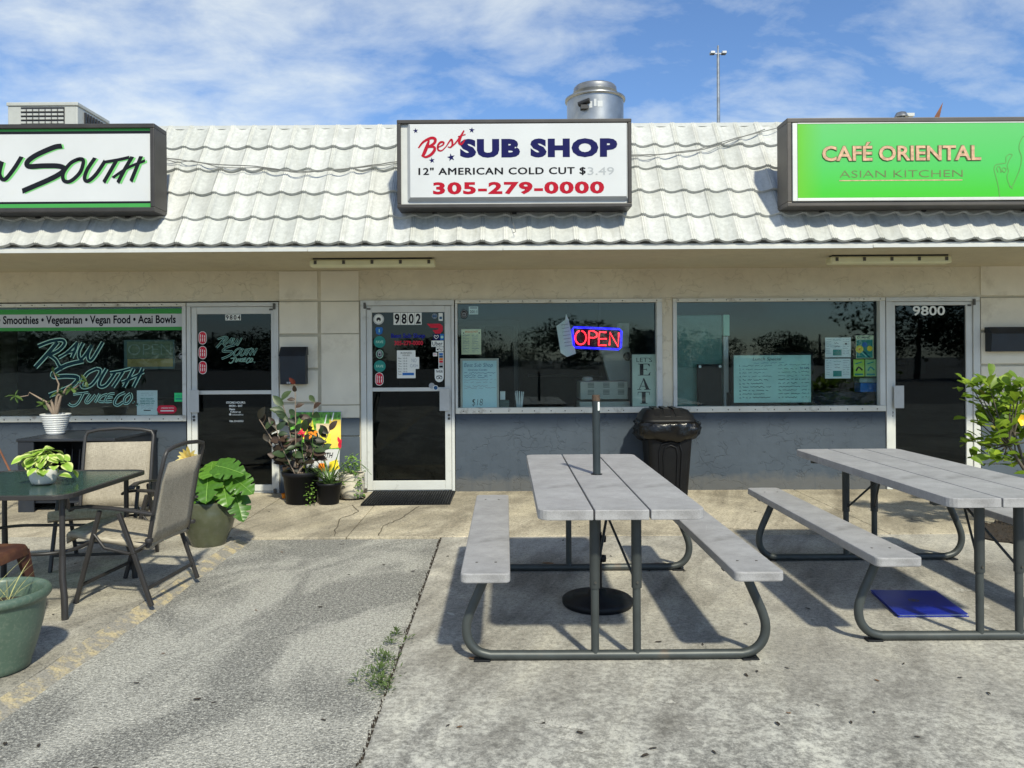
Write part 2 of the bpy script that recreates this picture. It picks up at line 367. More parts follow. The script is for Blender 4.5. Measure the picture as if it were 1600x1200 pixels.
def asph():
    t = NT('streaked_asphalt'); v = t.coord('pos'); vq = t.coord('pos', (1, 1, 1), (0, 0, R(22))); mq = t.n('ShaderNodeMapping'); mq.inputs['Scale'].default_value = (1.25, .62, 1); t.l(vq, mq.inputs[0]); vr = mq.outputs[0]
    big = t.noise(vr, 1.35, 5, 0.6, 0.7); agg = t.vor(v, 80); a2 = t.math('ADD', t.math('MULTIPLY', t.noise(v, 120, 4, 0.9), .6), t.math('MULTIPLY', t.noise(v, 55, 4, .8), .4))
    st = t.ramp(big, [(0.44, 0.0), (0.55, 1.0)])  # broad dark streaks mixed over the speckle
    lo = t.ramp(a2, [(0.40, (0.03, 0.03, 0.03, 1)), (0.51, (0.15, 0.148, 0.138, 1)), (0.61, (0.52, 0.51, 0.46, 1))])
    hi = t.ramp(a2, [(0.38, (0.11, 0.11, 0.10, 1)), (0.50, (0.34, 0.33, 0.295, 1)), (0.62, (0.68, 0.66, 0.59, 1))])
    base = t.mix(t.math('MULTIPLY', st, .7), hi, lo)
    t.col(base); t.p(0.9, 0, 0.25); t.bump(t.math('ADD', a2, agg), 0.9, 0.006); return t.m
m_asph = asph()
m_lot = mat('parking_asphalt', (0.085, 0.085, 0.085, 1), 0.9, var=0.3, vs=2, coord='pos')
def ypaint():
    t = NT('worn_yellow_paint'); v = t.coord('pos'); n = t.noise(v, 9, 8, 0.75); f = t.noise(v, 90, 4, 0.8)
    b = t.mix(t.ramp(n, [(0.42, 0.0), (0.52, 1.0)]), (0.52, 0.43, 0.26, 1), (0.30, 0.28, 0.24, 1))
    b = t.mix(1.0, b, t.ramp(f, [(0.35, (0.5, 0.5, 0.5, 1)), (0.55, 1.0)]), 'MULTIPLY'); t.col(b); t.p(0.9); t.bump(f, 0.5, 0.005); return t.m
m_yellow = ypaint()
# ------------------------------------------------------------------ ground
g = MB(); g.box(-300, 300, -300, 300, -0.30, -0.028, m_lot); g.build('ground', kind='structure')
SE = -0.525; LE = -2.06; JY = 6.21
g = MB(); N = 60
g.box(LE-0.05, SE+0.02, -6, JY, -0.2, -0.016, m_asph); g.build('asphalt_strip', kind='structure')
def slab(name, x0, x1, y0, y1, z, m, bev=0.008):
    b = MB(); b.box(x0, x1, y0, y1, -0.2, z, m); return b.build(name, kind='structure', bevel=bev)
slab('concrete_apron', SE, 14, -6, JY-0.004, 0.0, m_conc)
walk = [(-14, -2.35), (-2.345, -1.30), (-1.296, 3.1), (3.105, 14)]
for a, b in walk: slab('walkway', a+0.002, b-0.002, JY+0.004, FY+0.1, 0.0 if a != -1.296 else 0.003, m_walk, 0.006)
slab('terrace_slab', -14, LE-0.09, -6, JY-0.004, 0.022, m_left, 0.014)
random.seed(3)
g = MB(); top = []; N = 46
for i in range(N+1):
    y = -6+(JY-0.01+6)*i/N; jx = random.uniform(-0.014, 0.014); kx = random.uniform(-0.01, 0.01)
    top.append((LE-0.085+kx, y, 0.020)); top.append((LE-0.02+jx, y, -0.004)); top.append((LE+0.012+jx, y, -0.0165))
g.add(top, [(3*i+k, 3*i+k+1, 3*i+k+4, 3*i+k+3) for i in range(N) for k in (0, 1)], m_yellow); g.build('kerb_strip', kind='structure')
# cracks as thin dark ribbons let into the slab
def crack(pts, w, z=0.0035):
    b = MB(); q = []
    for i in range(len(pts)-1):
        for k in range(6):
            t = k/6; q.append((pts[i][0]*(1-t)+pts[i+1][0]*t+random.uniform(-1, 1)*0.012, pts[i][1]*(1-t)+pts[i+1][1]*t+random.uniform(-1, 1)*0.012))
    q.append(pts[-1]); vs = []
    for i, p in enumerate(q):
        a = Vector(q[max(i-1, 0)]); c = Vector(q[min(i+1, len(q)-1)]); d = (c-a).normalized(); ww = w*random.uniform(0.4, 1.2)/2
        vs += [(p[0]-d.y*ww, p[1]+d.x*ww, z), (p[0]+d.y*ww, p[1]-d.x*ww, z)]
    b.add(vs, [(2*i, 2*i+1, 2*i+3, 2*i+2) for i in range(len(q)-1)], m_crack); b.build('crack', kind='structure')
m_crack = mat('crack_dirt', (0.10, 0.085, 0.06, 1), 0.95)
def G(x, y):
    v = (558-y)-(x-790)*ROLL; Y = -HZ*F/v; return ((x-790+(558-y)*ROLL)*Y/F, Y)
crack([G(550, 790), G(560, 800), G(530, 812), G(522, 838)], 0.011, 0.0045)
crack([G(655, 792), G(625, 812), G(600, 822), G(592, 838)], 0.011, 0.0065)
crack([G(1100, 826), G(1210, 829), G(1330, 826)], 0.006, 0.0065)
m_patch = conc('pale_patch', False, (0.62, 0.60, 0.54, 1), (0.50, 0.48, 0.43, 1))
b = MB()
for (x, y, r) in [(865, 1130, .055), (905, 1135, .04), (845, 1128, .02), (890, 1152, .035), (1187, 1034, .055), (1048, 1097, .02), (980, 1127, .022), (912, 1172, .018), (1078, 1137, .018), (1502, 922, .05), (1535, 948, .045), (1490, 935, .02)]:
    cx, cy = G(x, y); n = 26; ph = random.uniform(0, 6); b.add([(cx+r*(.8+.25*sin(3*2*pi*k/n+ph)+random.uniform(-.12, .12))*cos(2*pi*k/n)*1.2, cy+r*(.8+.25*sin(3*2*pi*k/n+ph)+random.uniform(-.12, .12))*sin(2*pi*k/n), 0.0015) for k in range(n)], [tuple(range(n))], m_patch)
b.build('patched_spots', kind='structure')
# ------------------------------------------------------------------ the shop building
bld = tag(empty('shop_building', (0, FY, 0)), 'long single storey strip mall building with white tiled mansard and cream and slate stucco front', 'building')
SOF = FZ(421); HEAD = FZ(468); SILL = FZ(646)
WALLX0, WALLX1 = -9.0, 9.5
w = MB(); w.box(WALLX0, WALLX1, FY, FY+0.2, HEAD, SOF+0.02, m_cream); header = w.build('header_wall', bld)
def wall(name, x0, x1, z0, z1, m, dy=0.0):
    b = MB(); b.box(x0, x1, FY+dy, FY+0.2, z0, z1, m); return b.build(name, bld)
xL0 = -8.2
wall('lower_wall', xL0, FX(290), -0.05, FZ(651), m_slate)
wall('lower_wall', FX(711), FX(1384), -0.05, SILL, m_slate)
wall('end_wall', WALLX0, xL0, -0.05, HEAD, m_cream)
wall('window_post', FX(1035), FX(1051), SILL, HEAD, m_cream)
# block piers: each block is proud of the dark joints
def pier(x0, x1, cols, rows_by_col, mortar0=HEAD):
    b = MB(); b.box(x0, x1, FY+0.008, FY+0.2, -0.05, HEAD, m_joint); p = b.build('pier', bld)
    for (a, c), rows in zip(cols, rows_by_col):
        for (t, u) in rows:
            zt, zb = FZ(t), FZ(u); md = m_slateblock if t >= 651 else m_block
            q = MB(); yy = FY-0.010-random.uniform(0, 0.003)
            if zt > HEAD: q.box(FX(a), FX(c), yy, FY-0.0005, zb, zt, md)
            else: q.box(FX(a), FX(c), yy, FY+0.0075, zb, zt, md)
            q.build('block', p, bevel=0.004)
rows1 = [(422, 466), (470, 519.3), (524, 573), (577, 626), (630, 651), (652, 679), (681, 720), (722, 768)]
rows2 = [(422, 468.5), (470, 519.3), (520.6, 630.6), (632, 651), (652, 679), (681, 768)]
pier(FX(436), FX(563), [(437, 497), (502, 561.5)], [rows1, rows2])
rr = [(412, 458.5), (462, 513), (517, 566), (570, 642), (652, 690), (692, 730), (732, 768)]
rowsR = [(419, 466), (470, 520), (524, 573), (577, 651), (652, 690), (692, 729), (731, 768)]
pier(FX(1531), FX(1900), [(1532, 1620), (1622, 1712), (1714, 1804), (1806, 1899)], [rowsR]*4)
wall('wall_end_right', FX(1900), WALLX1, -0.05, HEAD, m_cream)
# little groove lines where the header meets the piers are left by the blocks
# roof -------------------------------------------------------------
EY, EZ = 6.70, FZ(382, 6.70); AY, AZ = 0.162, 0.253
roof = empty('roof', (0, EY, SOF), parent=bld)
w = MB()
w.add([(WALLX0, EY+0.02, EZ-0.02), (WALLX1, EY+0.02, EZ-0.02), (WALLX1, EY+0.02+AY*5.05, EZ-0.02+AZ*5.05), (WALLX0, EY+0.02+AY*5.05, EZ-0.02+AZ*5.05)], [(0, 1, 2, 3)], m_fascia)
w.build('roof_deck', roof)
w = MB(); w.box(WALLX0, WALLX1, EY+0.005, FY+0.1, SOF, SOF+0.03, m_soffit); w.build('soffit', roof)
w = MB(); w.box(WALLX0, WALLX1, EY-0.012, EY+0.02, SOF-0.005, EZ-0.004, m_fascia); w.build('fascia_board', roof)
w = MB()
for a, c in [(WALLX0, -4.62), (-4.615, -1.72), (-1.715, -0.02), (-0.015, 3.20), (3.205, 5.9), (5.905, WALLX1)]:
    dz = random.uniform(-0.003, 0.003); w.box(a, c, EY-0.018-abs(dz), EY-0.0125, SOF-0.014+dz, SOF+0.010+dz, m_trimw)
w.build('drip_edge', roof)
w = MB(); tz = EZ+AZ*5; ty = EY+AY*5
w.box(WALLX0, WALLX1, ty-0.035, ty+0.15, tz-0.012, tz+0.022, m_trimw); w.build('ridge_coping', roof)
w = MB(); w.box(WALLX0, WALLX1, ty+0.15, 16, 3.30, 3.36, m_joint); w.box(WALLX0, WALLX1, ty+0.08, ty+0.148, 3.2, tz-0.013, m_joint); w.build('flat_roof', roof)
# tile profile: pan with three raised rolls at one side
TW = 0.2035; nrm = Vector((0, -AZ, AY)).normalized(); slope = Vector((0, AY, AZ)).normalized(); SL = math.hypot(AY, AZ)
prof = [(0, .0225), (.025, .024), (.05, .034), (.078, .024), (.105, .025), (.13, .036), (.158, .025), (.185, .024), (.21, .033), (.24, .020), (.33, .0095), (.45, .002), (.57, .0), (.70, .003), (.82, .0095), (.92, .0165), (1, .0225)]
def tile_mesh():
    b = MB(); n = len(prof); vs = []
    for s_, lift in ((0, 0.034), (SL*0.5, 0.022), (SL*1.04, 0.006)):
        for t, h in prof:
            bow = 0.012*sin(pi*t)*0 - (0.010*(1-abs(2*t-1.1)) if s_ == 0 else 0)
            p = Vector(((t-0.5)*TW*0.995, 0, 0))+slope*(s_+bow)+nrm*(lift+h*0.95); vs.append(p)
    fs = [(r*n+i, r*n+i+1, (r+1)*n+i+1, (r+1)*n+i) for r in range(2) for i in range(n-1)]
    b.add(vs, fs, m_tile, True)
    fr = []
    for i in range(n): fr += [vs[i], vs[i]-nrm*0.025-slope*0.001]
    b.add(fr, [(2*i, 2*i+1, 2*i+3, 2*i+2) for i in range(n-1)], m_tile, False)
    b.add([vs[0], vs[n], vs[2*n], vs[2*n]-nrm*.02, vs[n]-nrm*.025, vs[0]-nrm*.025], [(0, 1, 4, 5), (1, 2, 3, 4)], m_tile)
    o = b.build('tile', roof, origin=(0, 0, 0)); return o
t0 = tile_mesh(); me = t0.data; bpy.data.objects.remove(t0)
random.seed(11)
rw = wl(roof)
for k in range(5):
    half = 27 if k < 5 else 30
    off = 0.085
    for i in range(-28, 29):
        p = Vector((off+i*TW, EY-0.006+AY*k, EZ+AZ*k))-rw
        m4 = Matrix.Translation(p+nrm*random.uniform(-.0015, .002)+slope*random.uniform(-.003, .003)) @ Matrix.Rotation(random.uniform(-.006, .006), 4, 'X') @ Matrix.Rotation(random.uniform(-.004, .004), 4, 'Z')
        o = inst('tile', me, roof, m4)
# beyond the 285 individual tiles the same tiles go on joined together
b = MB(); vs0 = [v.co.copy() for v in me.vertices]; fs0 = [tuple(p.vertices) for p in me.polygons]
for k in range(5):
    for i in list(range(-44, -28))+list(range(29, 47)):
        p = Vector((0.085+i*TW, EY-0.006+AY*k, EZ+AZ*k)); b.add([v+p for v in vs0], fs0, m_tile, True)
b.build('tile_field', roof, kind='stuff')
# interior -----------------------------------------------------------
def inner(name, *a): b = MB(); b.box(*a[:6], a[6]); return b.build(name, bld)
inner('shop_floor', WALLX0, WALLX1, FY+0.2, 14, -0.04, 0.004, m_innerd)
inner('shop_ceiling', WALLX0, WALLX1, FY+0.2, 14, 2.52, 2.56, m_innerd)
inner('back_wall', WALLX0, WALLX1, 14, 14.1, -0.05, 3.3, m_inner)
inner('partition_wall', FX(500)-0.05, FX(500)+0.05, FY+0.2, 14, 0.004, 2.52, m_inner)
inner('partition_wall', FX(1043)-0.05, FX(1043)+0.05, FY+0.2, 14, 0.004, 2.52, m_inner)
inner('side_wall', WALLX0, WALLX0+.1, FY+0.2, 14, -0.05, 3.3, m_cream)
inner('side_wall', WALLX1-.1, WALLX1, FY+0.2, 14, -0.05, 3.3, m_cream)
# windows --------------------------------------------------------------
def window(x0, x1, zt, zb, sillh=0.07, gx0=None, gx1=None):
    wd = empty('window', ((x0+x1)/2, FY, zb), parent=bld)
    b = MB(); b.box(x0, x1, FY-0.022, FY+0.07, zt-0.038, zt-0.001, m_aluw); fr = b.build('window_head', wd, bevel=0.003)
    b = MB(); b.box(x0, x1, FY-0.028, FY+0.07, zb+0.001, zb+sillh, m_aluw); b.build('sill', wd, bevel=0.004)
    b = MB(); b.box(x0, gx0, FY-0.018, FY+0.07, zb+sillh+.001, zt-0.039, m_alu); b.build('window_jamb', wd, bevel=0.003)
    b = MB(); b.box(gx1, x1, FY-0.018, FY+0.07, zb+sillh+.001, zt-0.039, m_alu); b.build('window_jamb', wd, bevel=0.003)
    b = MB(); b.box(gx0, gx1, FY+0.05, FY+0.056, zb+sillh, zt-0.038, m_glass); b.build('pane', wd)
    b = MB(); n = int((x1-x0)/0.155)
    for i in range(n):
        for z in (zb+sillh*0.45, zt-0.020):
            x = x0+(i+0.5)*(x1-x0)/n+random.uniform(-.03, .03)
            b.lathe([(0.006, 0), (0.006, 0.004), (0.0, 0.005)], (0, 0, 0), m_screw, 8)
            for j in range(24): 
                vx, vy, vz = b.v[-24+j]; b.v[-24+j] = (x+vx, FY-0.022-(0.006 if z < HZ else 0)-vz, z+vy+random.uniform(-.0, .0))
    b.build('screws', wd, kind='stuff'); return wd
win_l = window(-7.2, FX(291.5), FZ(470), FZ(655), 0.062, -7.16, FX(285.5))
win_s = window(FX(711.5), FX(1034.5), HEAD, SILL, 0.062, FX(715), FX(1026))
win_c = window(FX(1051.5), FX(1382.5), HEAD+0.0, SILL, 0.062, FX(1057.5), FX(1374))
# doors ------------------------------------------------------------------
def door(fx0, fx1, lx0, lx1, gx0, gx1, zt, lt, gt, rail0, rail1, gb, hand, push, num):
    d = empty('door', ((FX(fx0)+FX(fx1))/2, FY, 0), parent=bld)
    y0, y1 = FY-0.022, FY+0.10
    b = MB(); b.box(FX(fx0), FX(fx1), y0, y1, lt+0.004, zt-0.001, m_alu); b.box(FX(fx0), FX(lx0)-.003, y0, y1, 0.0, lt+.003, m_alu); b.box(FX(lx1)+.003, FX(fx1), y0, y1, 0.0, lt+.003, m_alu)
    b.build('door_frame', d, bevel=0.004)
    b = MB(); b.box(FX(lx0)-.002, FX(lx1)+.002, FY+0.01, FY+0.1, 0.0, 0.018, m_alu); b.build('threshold', d, bevel=0.004)
    ya, yb = FY-0.006, FY+0.036
    b = MB(); b.box(FX(lx0), FX(gx0), ya, yb, 0.024, lt, m_alu); b.build('stile', d, bevel=0.003)
    b = MB(); b.box(FX(gx1), FX(lx1), ya, yb, 0.024, lt, m_alu); b.build('stile', d, bevel=0.003)
    g0, g1 = FX(gx0)+.0005, FX(gx1)-.0005
    b = MB(); b.box(g0, g1, ya, yb, gt, lt, m_alu); b.build('top_rail', d, bevel=0.003)
    b = MB(); b.box(g0, g1, ya, yb, 0.024, gb, m_alu); b.build('bottom_rail', d, bevel=0.003)
    if rail0: b = MB(); b.box(g0, g1, ya, yb, rail1, rail0, m_alu); b.build('middle_rail', d, bevel=0.003)
    b = MB(); b.box(g0, g1, FY+0.012, FY+0.018, gb, gt, m_glassd); b.build('pane', d)
    hx0, hx1 = hand
    b = MB(); b.box(FX(hx0), FX(hx1), FY-0.052, FY-0.044, FZ(641), FZ(606), m_trimw)
    b.box(FX(hx0)+.02, FX(hx1)-.02, FY-0.0435, FY-0.007, FZ(634), FZ(613), m_alu); b.build('door_handle', d, bevel=0.003)
    b = MB(); lx = FX(push); b.lathe([(0.014, 0), (0.014, 0.01), (0.009, 0.012), (0, 0.012)], (0, 0, 0), m_screw, 14)
    b.v = [(lx+vx, FY-0.007-vz, FZ(648)+vy) for vx, vy, vz in b.v]; b.box(lx-.012, lx+.012, FY-.012, FY-.0065, FZ(655), FZ(651.5), m_screw); b.build('lock', d)
    return d
LT = FZ(477)
d04 = door(293, 436, 299.5, 428.5, 308, 424, FZ(470), LT, FZ(488), FZ(607.5), FZ(613.5), FZ(755), (299.5, 313), 303, '9804')
d02 = door(564, 710, 573, 705, 581.5, 695, HEAD, LT, FZ(487), FZ(604.5), FZ(610.5), FZ(750), (687, 702.5), 701, '9802')
d00 = door(1383.5, 1530, 1393, 1519, 1398.5, 1509, HEAD, LT+0.01, FZ(481), None, None, FZ(750), (1393, 1408.5), 1392.5, '9800')
def pivot(xp, d, s=1):
    b = MB(); x = FX(xp); b.box(x-.012, x+.012, FY-.04, FY-.0225, LT-.03, LT+.035, m_screw); b.box(x+s*.04-.02, x+s*.04+.02, FY-.012, FY-.0065, LT-.04, LT-.022, m_screw)
    b.build('door_hinge', d, bevel=0.003)
pivot(430, d04, -1); pivot(571, d02, 1); pivot(1520, d00, -1)
for xp, d in ((430, d04), (571, d02)):
    b = MB(); x = FX(xp); b.box(x-.015, x+.015, FY-.05, FY-.0225, .005, .05, m_screw); b.build('door_hinge', d, bevel=0.004)
# writing and stickers on door glass (printed film on the outer face of the pane) ---
GY = FY+0.0112
def sticker(d): return MB()
b = MB()
for i, ch in enumerate('9802'):
    x0 = 615+i*11.1; b.rect(FX(x0), FX(x0+10.7), FZ(506.5), FZ(487.6), GY, m_paper); b.text(ch, FX(x0+1.6), FX(x0+9.4), FZ(505), FZ(489), GY-.0006, m_ink, bold=0.03)
b.build('number_plate', d02, label='black on white house number 9802')
b = MB()
for i, ch in enumerate('9804'):
    x0 = 352+i*6.1; b.rect(FX(x0), FX(x0+5.8), FZ(497.8), FZ(488.6), GY, m_paper); b.text(ch, FX(x0+.8), FX(x0+5.1), FZ(497), FZ(489.5), GY-.0006, m_ink, bold=0.03)
b.build('number_plate', d04, label='small black on white house number 9804')
b = MB(); b.text('9800', FX(1427.5), FX(1478), FZ(497), FZ(481.8), GY, m_paper, bold=0.02); b.build('number_lettering', d00, label='white house number 9800')
def circ(d, x, y, r, fill, ring, txt=None, tm=None, fn=None, lab=None, rz=None):
    b = MB(); b.disc(FX(x), FZ(y), r/144.75, GY, fill, 28, (rz or r)/144.75)
    if ring: b.ring(FX(x), FZ(y), (r-.6)/144.75, 0.006, GY-.0005, ring, 28, ((rz or r)-.6)/144.75)
    if txt: b.text(txt, FX(x-r*.62), FX(x+r*.62), FZ(y+2), FZ(y-2), GY-.0006, tm, bold=.02)
    if fn: fn(b)
    b.build('sticker', d, label=lab)
circ(d02, 591.7, 497.5, 8.3, m_paper, m_grayink, fn=lambda b: (b.disc(FX(591.7), FZ(498), 3.4/144.75, GY-.0006, m_ink, 16), b.disc(FX(591.7), FZ(500), 1.6/144.75, GY-.0009, m_paper, 10)), lab='round white sticker with a black dome')
b = MB(); b.poly([(FX(588), FZ(510)), (FX(597), FZ(510)), (FX(598.5), FZ(513)), (FX(597), FZ(520)), (FX(592.5), FZ(522)), (FX(588), FZ(520)), (FX(586.5), FZ(513))], GY, m_blue); b.text('1', FX(591.8), FX(593.4), FZ(518), FZ(513), GY-.0006, m_mint); b.build('sticker', d02, label='small blue shield sticker')
circ(d02, 593, 533, 9.2, m_teal, None, 'FAVE', m_mint, lab='upper round teal sticker reading FAVE')
circ(d02, 593, 552, 6.3, m_ink, m_mint, fn=lambda b: (b.rect(FX(590), FX(596), FZ(555.5), FZ(550), GY-.0006, m_grayink), b.disc(FX(593), FZ(550), 3/144.75, GY-.0009, m_grayink, 12), b.rect(FX(591.7), FX(594.3), FZ(554), FZ(551), GY-.0012, m_ink)), rz=7.4, lab='oval black sticker with a pale emblem')
circ(d02, 593, 571, 9.2, m_teal, None, 'FAVE', m_mint, lab='lower round teal sticker reading FAVE')
def pill(d, x, y, w_, h_):
    b = MB()
    def rr(w, h, Y, m):
        r = w/2; pts = []
        for cx, cy, a0 in ((w/2-r, h/2-r, 0), (-w/2+r, h/2-r, 90), (-w/2+r, -h/2+r, 180), (w/2-r, -h/2+r, 270)):
            for k in range(6): a = R(a0+18*k); pts.append((FX(x)+(cx+r*cos(a))/144.75, FZ(y)+(cy+r*sin(a))/144.75))
        b.poly(pts, Y, m)
    rr(w_, h_, GY, m_paper); rr(w_-1.6, h_-1.6, GY-.0005, m_redi)
    for i in range(3):
        x1 = FX(x-w_*.26+i*w_*.26); b.rect(x1-.004, x1+.004, FZ(y+h_*.28), FZ(y-h_*.28+i*.9), GY-.001, m_paper)
    b.rect(FX(x-w_*.3), FX(x+w_*.3), FZ(y+.5), FZ(y-.5), GY-.0012, m_redi)
    b.build('sticker', d, label='red and white pill shaped sticker')
pill(d02, 592.2, 591, 13, 20.5)
for y in (525, 548, 571.5): pill(d04, 316, y, 12.5, 20.5)
b = MB(); b.text('Best Sub Shop', FX(611), FX(664), FZ(529), FZ(520), GY, m_neonprint if 0 else flat('blue_vinyl', (0.005, 0.01, 0.30, 1)), bold=0.025); b.text('305-279-0000', FX(616), FX(661), FZ(538.5), FZ(531.5), GY, m_redi, bold=0.03); b.build('window_lettering', d02)
b = MB(); b.poly([(FX(667), FZ(505)), (FX(688), FZ(505)), (FX(692), FZ(509)), (FX(692), FZ(516)), (FX(688), FZ(520.5)), (FX(680), FZ(520.5)), (FX(676), FZ(515)), (FX(684), FZ(514.5)), (FX(685.5), FZ(512)), (FX(673), FZ(511.5))], GY, m_redi); b.build('sticker', d02, label='red swoosh shaped delivery sticker')
b = MB(); b.rect(FX(676.5), FX(687), FZ(531), FZ(521), GY, m_navy)
b.stroke([(FX(681.7), FZ(529)), (FX(678.5), FZ(525.5)), (FX(679.5), FZ(523)), (FX(681.7), FZ(525))], .006, GY-.0006, m_paper); b.stroke([(FX(681.7), FZ(529)), (FX(685), FZ(525.5)), (FX(684), FZ(523)), (FX(681.7), FZ(525))], .006, GY-.0006, m_paper); b.build('sticker', d02, label='navy sticker with white heart outline')
b = MB(); b.rect(FX(687.5), FX(694), FZ(531), FZ(521), GY, m_blue); b.disc(FX(690.7), FZ(526), .016, GY-.0006, m_mint, 8); b.build('sticker', d02, label='light blue square sticker')
b = MB(); b.rect(FX(674), FX(693), FZ(541), FZ(531.4), GY, m_paper); b.text('Uber', FX(675.5), FX(691.5), FZ(539.3), FZ(533), GY-.0006, m_ink, bold=.01); b.build('sticker', d02, label='white sticker reading Uber')
b = MB(); b.rect(FX(681), FX(693), FZ(548.6), FZ(541.6), GY, m_paper); b.disc(FX(683.6), FZ(545.3), .009, GY-.0006, m_ink, 10); b.text('Pay', FX(685.3), FX(691.5), FZ(547.6), FZ(543), GY-.0006, m_ink); b.build('sticker', d02, label='white sticker reading Pay')
b = MB(); b.rect(FX(685), FX(693), FZ(575.5), FZ(549.5), GY, m_paper)
for i, mm in enumerate((m_blue, m_bluei, m_orange, m_redi, m_grayink, m_ink)): b.rect(FX(686), FX(692), FZ(554.5+i*3.9), FZ(551+i*3.9), GY-.0006, mm)
b.build('sticker', d02, label='tall strip of card payment logos')
b = MB(); b.rect(FX(676.5), FX(683), FZ(556), FZ(550.5), GY, m_paper); b.text('pay', FX(677.5), FX(682), FZ(555), FZ(551.6), GY-.0006, m_redi); b.build('sticker', d02, label='tiny white rounded card sticker')
b = MB(); b.rect(FX(685.5), FX(692), FZ(500.5), FZ(488.5), GY, m_paper); b.rect(FX(686.8), FX(690.8), FZ(498), FZ(494), GY-.0006, m_bluei); b.build('sticker', d02, label='white sticker with blue square in the top corner')
circ(d02, 679.2, 493.2, 4.2, m_grayink, m_bluei, fn=lambda b: b.rect(FX(676), FX(682.4), FZ(494.5), FZ(491.8), GY-.0008, m_bluei), lab='small round grey badge')
b = MB(); pts = [(FX(679), FZ(576)), (FX(693), FZ(576)), (FX(693), FZ(589))]+[(FX(686+7*cos(R(-a))), FZ(589+7.5*sin(R(a)))) for a in range(0, 181, 20)]
b.poly(pts, GY, m_paper); b.text('TRAVELERS', FX(680.5), FX(691.5), FZ(581.5), FZ(578), GY-.0006, m_ink, bold=.03)
for s in (-1, 1): b.ring(FX(686+s*2.3), FZ(589.5), .017, .006, GY-.0006, m_ink, 14)
b.stroke([(FX(681.5), FZ(587.5)), (FX(686), FZ(586)), (FX(690.5), FZ(587.5))], .005, GY-.0008, m_ink); b.build('sticker', d02, label='white badge sticker with two round eyes')
b = MB(); b.disc(FX(674.5), FZ(602), .032, FY-.0072, m_grayink, 18); b.disc(FX(680.5), FZ(605.2), .028, FY-.0078, m_bluei, 18); b.ring(FX(680.5), FZ(605.2), .028, .006, FY-.0082, m_paper, 18); b.build('sticker', d02, label='two overlapping round stickers on the middle rail')
NY_ = FY+0.009
o = tag(empty('notice', (FX(634.5), NY_, FZ(590))), 'cream sheet of business hours taped on the glass of door 9802', 'notice')
b = MB(); b.box(FX(620), FX(649), NY_, NY_+.0008, FZ(590), FZ(546.5), m_paper); b.build('sheet', o)
b = MB(); b.text('BUSINESS', FX(626), FX(643), FZ(552), FZ(549), NY_-.0006, m_ink); b.text('HOURS', FX(629), FX(640), FZ(555.5), FZ(553), NY_-.0006, m_ink)
for k, dn in enumerate(('Mon', 'Tue', 'Wed', 'Thu', 'Fri', 'Sat', 'Sun')):
    yy = 559+k*4.1; b.text(dn, FX(622), FX(627), FZ(yy+1.2), FZ(yy-1.2), NY_-.0006, m_ink)
    if k < 6: b.text('10-5', FX(629.5), FX(636), FZ(yy+1.1), FZ(yy-1.1), NY_-.0006, m_ink)
b.rect(FX(628.5), FX(646.5), FZ(585.5), FZ(581.5), NY_-.0008, m_blue); b.build('print', o)
o = tag(empty('notice', (FX(646.5), NY_-.003, FZ(576))), 'small white note reading NO CASH overlapping the business hours sheet', 'notice')
b = MB(); b.box(FX(638.7), FX(654.8), NY_-.0034, NY_-.0026, FZ(575.5), FZ(557), m_paper); b.build('sheet', o)
b = MB(); b.text('NO', FX(643), FX(650.5), FZ(565), FZ(559.5), NY_-.004, m_bluei, bold=-.02); b.text('CASH', FX(640.8), FX(652.5), FZ(573), FZ(568), NY_-.004, m_bluei, bold=-.02); b.build('print', o)
# store hours on left door
b = MB()
for i, (tx, a, c) in enumerate((('STORE HOURS:', 352.5, 382.5), ('MON - SAT', 357, 378), ('9am', 357, 366))): b.text(tx, FX(a), FX(c), FZ(628.2+i*5.2), FZ(624.8+i*5.2), GY, m_paper, bold=.03)
b.text('Follow us', FX(359), FX(375), FZ(642.5), FZ(639.5), GY, m_paper, bold=.02); b.disc(FX(358.5), FZ(645), .012, GY, m_paper, 10); b.text('rawsouthco', FX(361), FX(379), FZ(646.8), FZ(643.6), GY, m_paper)
b.text('786.334.8353', FX(357), FX(379), FZ(657), FZ(654), GY, m_paper, bold=.02); b.build('window_lettering', d04, label='small white lettering with the store hours')
# brush lettering -------------------------------------------------------
def ell(cx, cy, rx, ry, tilt, a0=80, a1=450, n=12):
    out = []
    for k in range(n+1):
        a = R(a0+(a1-a0)*k/n); x, y = rx*cos(a), ry*sin(a); out.append((cx+x*cos(tilt)+y*sin(tilt), cy+x*sin(tilt)*-1*-1-y*cos(tilt)))
    return out
RAW = [([(345, 520), (275, 600), (203, 678)], 24), ([(222, 545), (300, 516), (370, 508), (388, 530), (350, 572), (285, 604)], 20), ([(288, 600), (330, 630), (352, 668), (375, 690)], 18),
       ([(350, 618), (405, 585), (470, 522)], 16), ([(468, 524), (455, 570), (432, 620)], 18), ([(395, 590), (455, 578)], 12),
       ([(505, 525), (478, 580), (482, 622), (505, 618), (560, 540)], 18), ([(560, 540), (535, 600), (540, 634), (565, 625), (628, 522)], 18)]
SOU = [([(505, 640), (400, 665), (318, 712), (322, 738), (400, 735), (470, 745), (440, 790), (370, 825), (288, 855)], 24),
       ([(585, 690), (530, 718), (492, 780), (506, 806), (556, 790), (602, 730), (612, 697), (585, 689)], 17),
       ([(650, 690), (605, 770), (610, 802), (650, 790), (705, 715)], 18), ([(672, 716), (740, 706), (802, 690)], 15), ([(755, 708), (718, 765), (690, 806)], 17),
       ([(822, 690), (790, 750), (758, 806)], 17), ([(878, 688), (850, 745), (818, 806)], 17), ([(745, 775), (810, 748), (885, 712)], 13)]
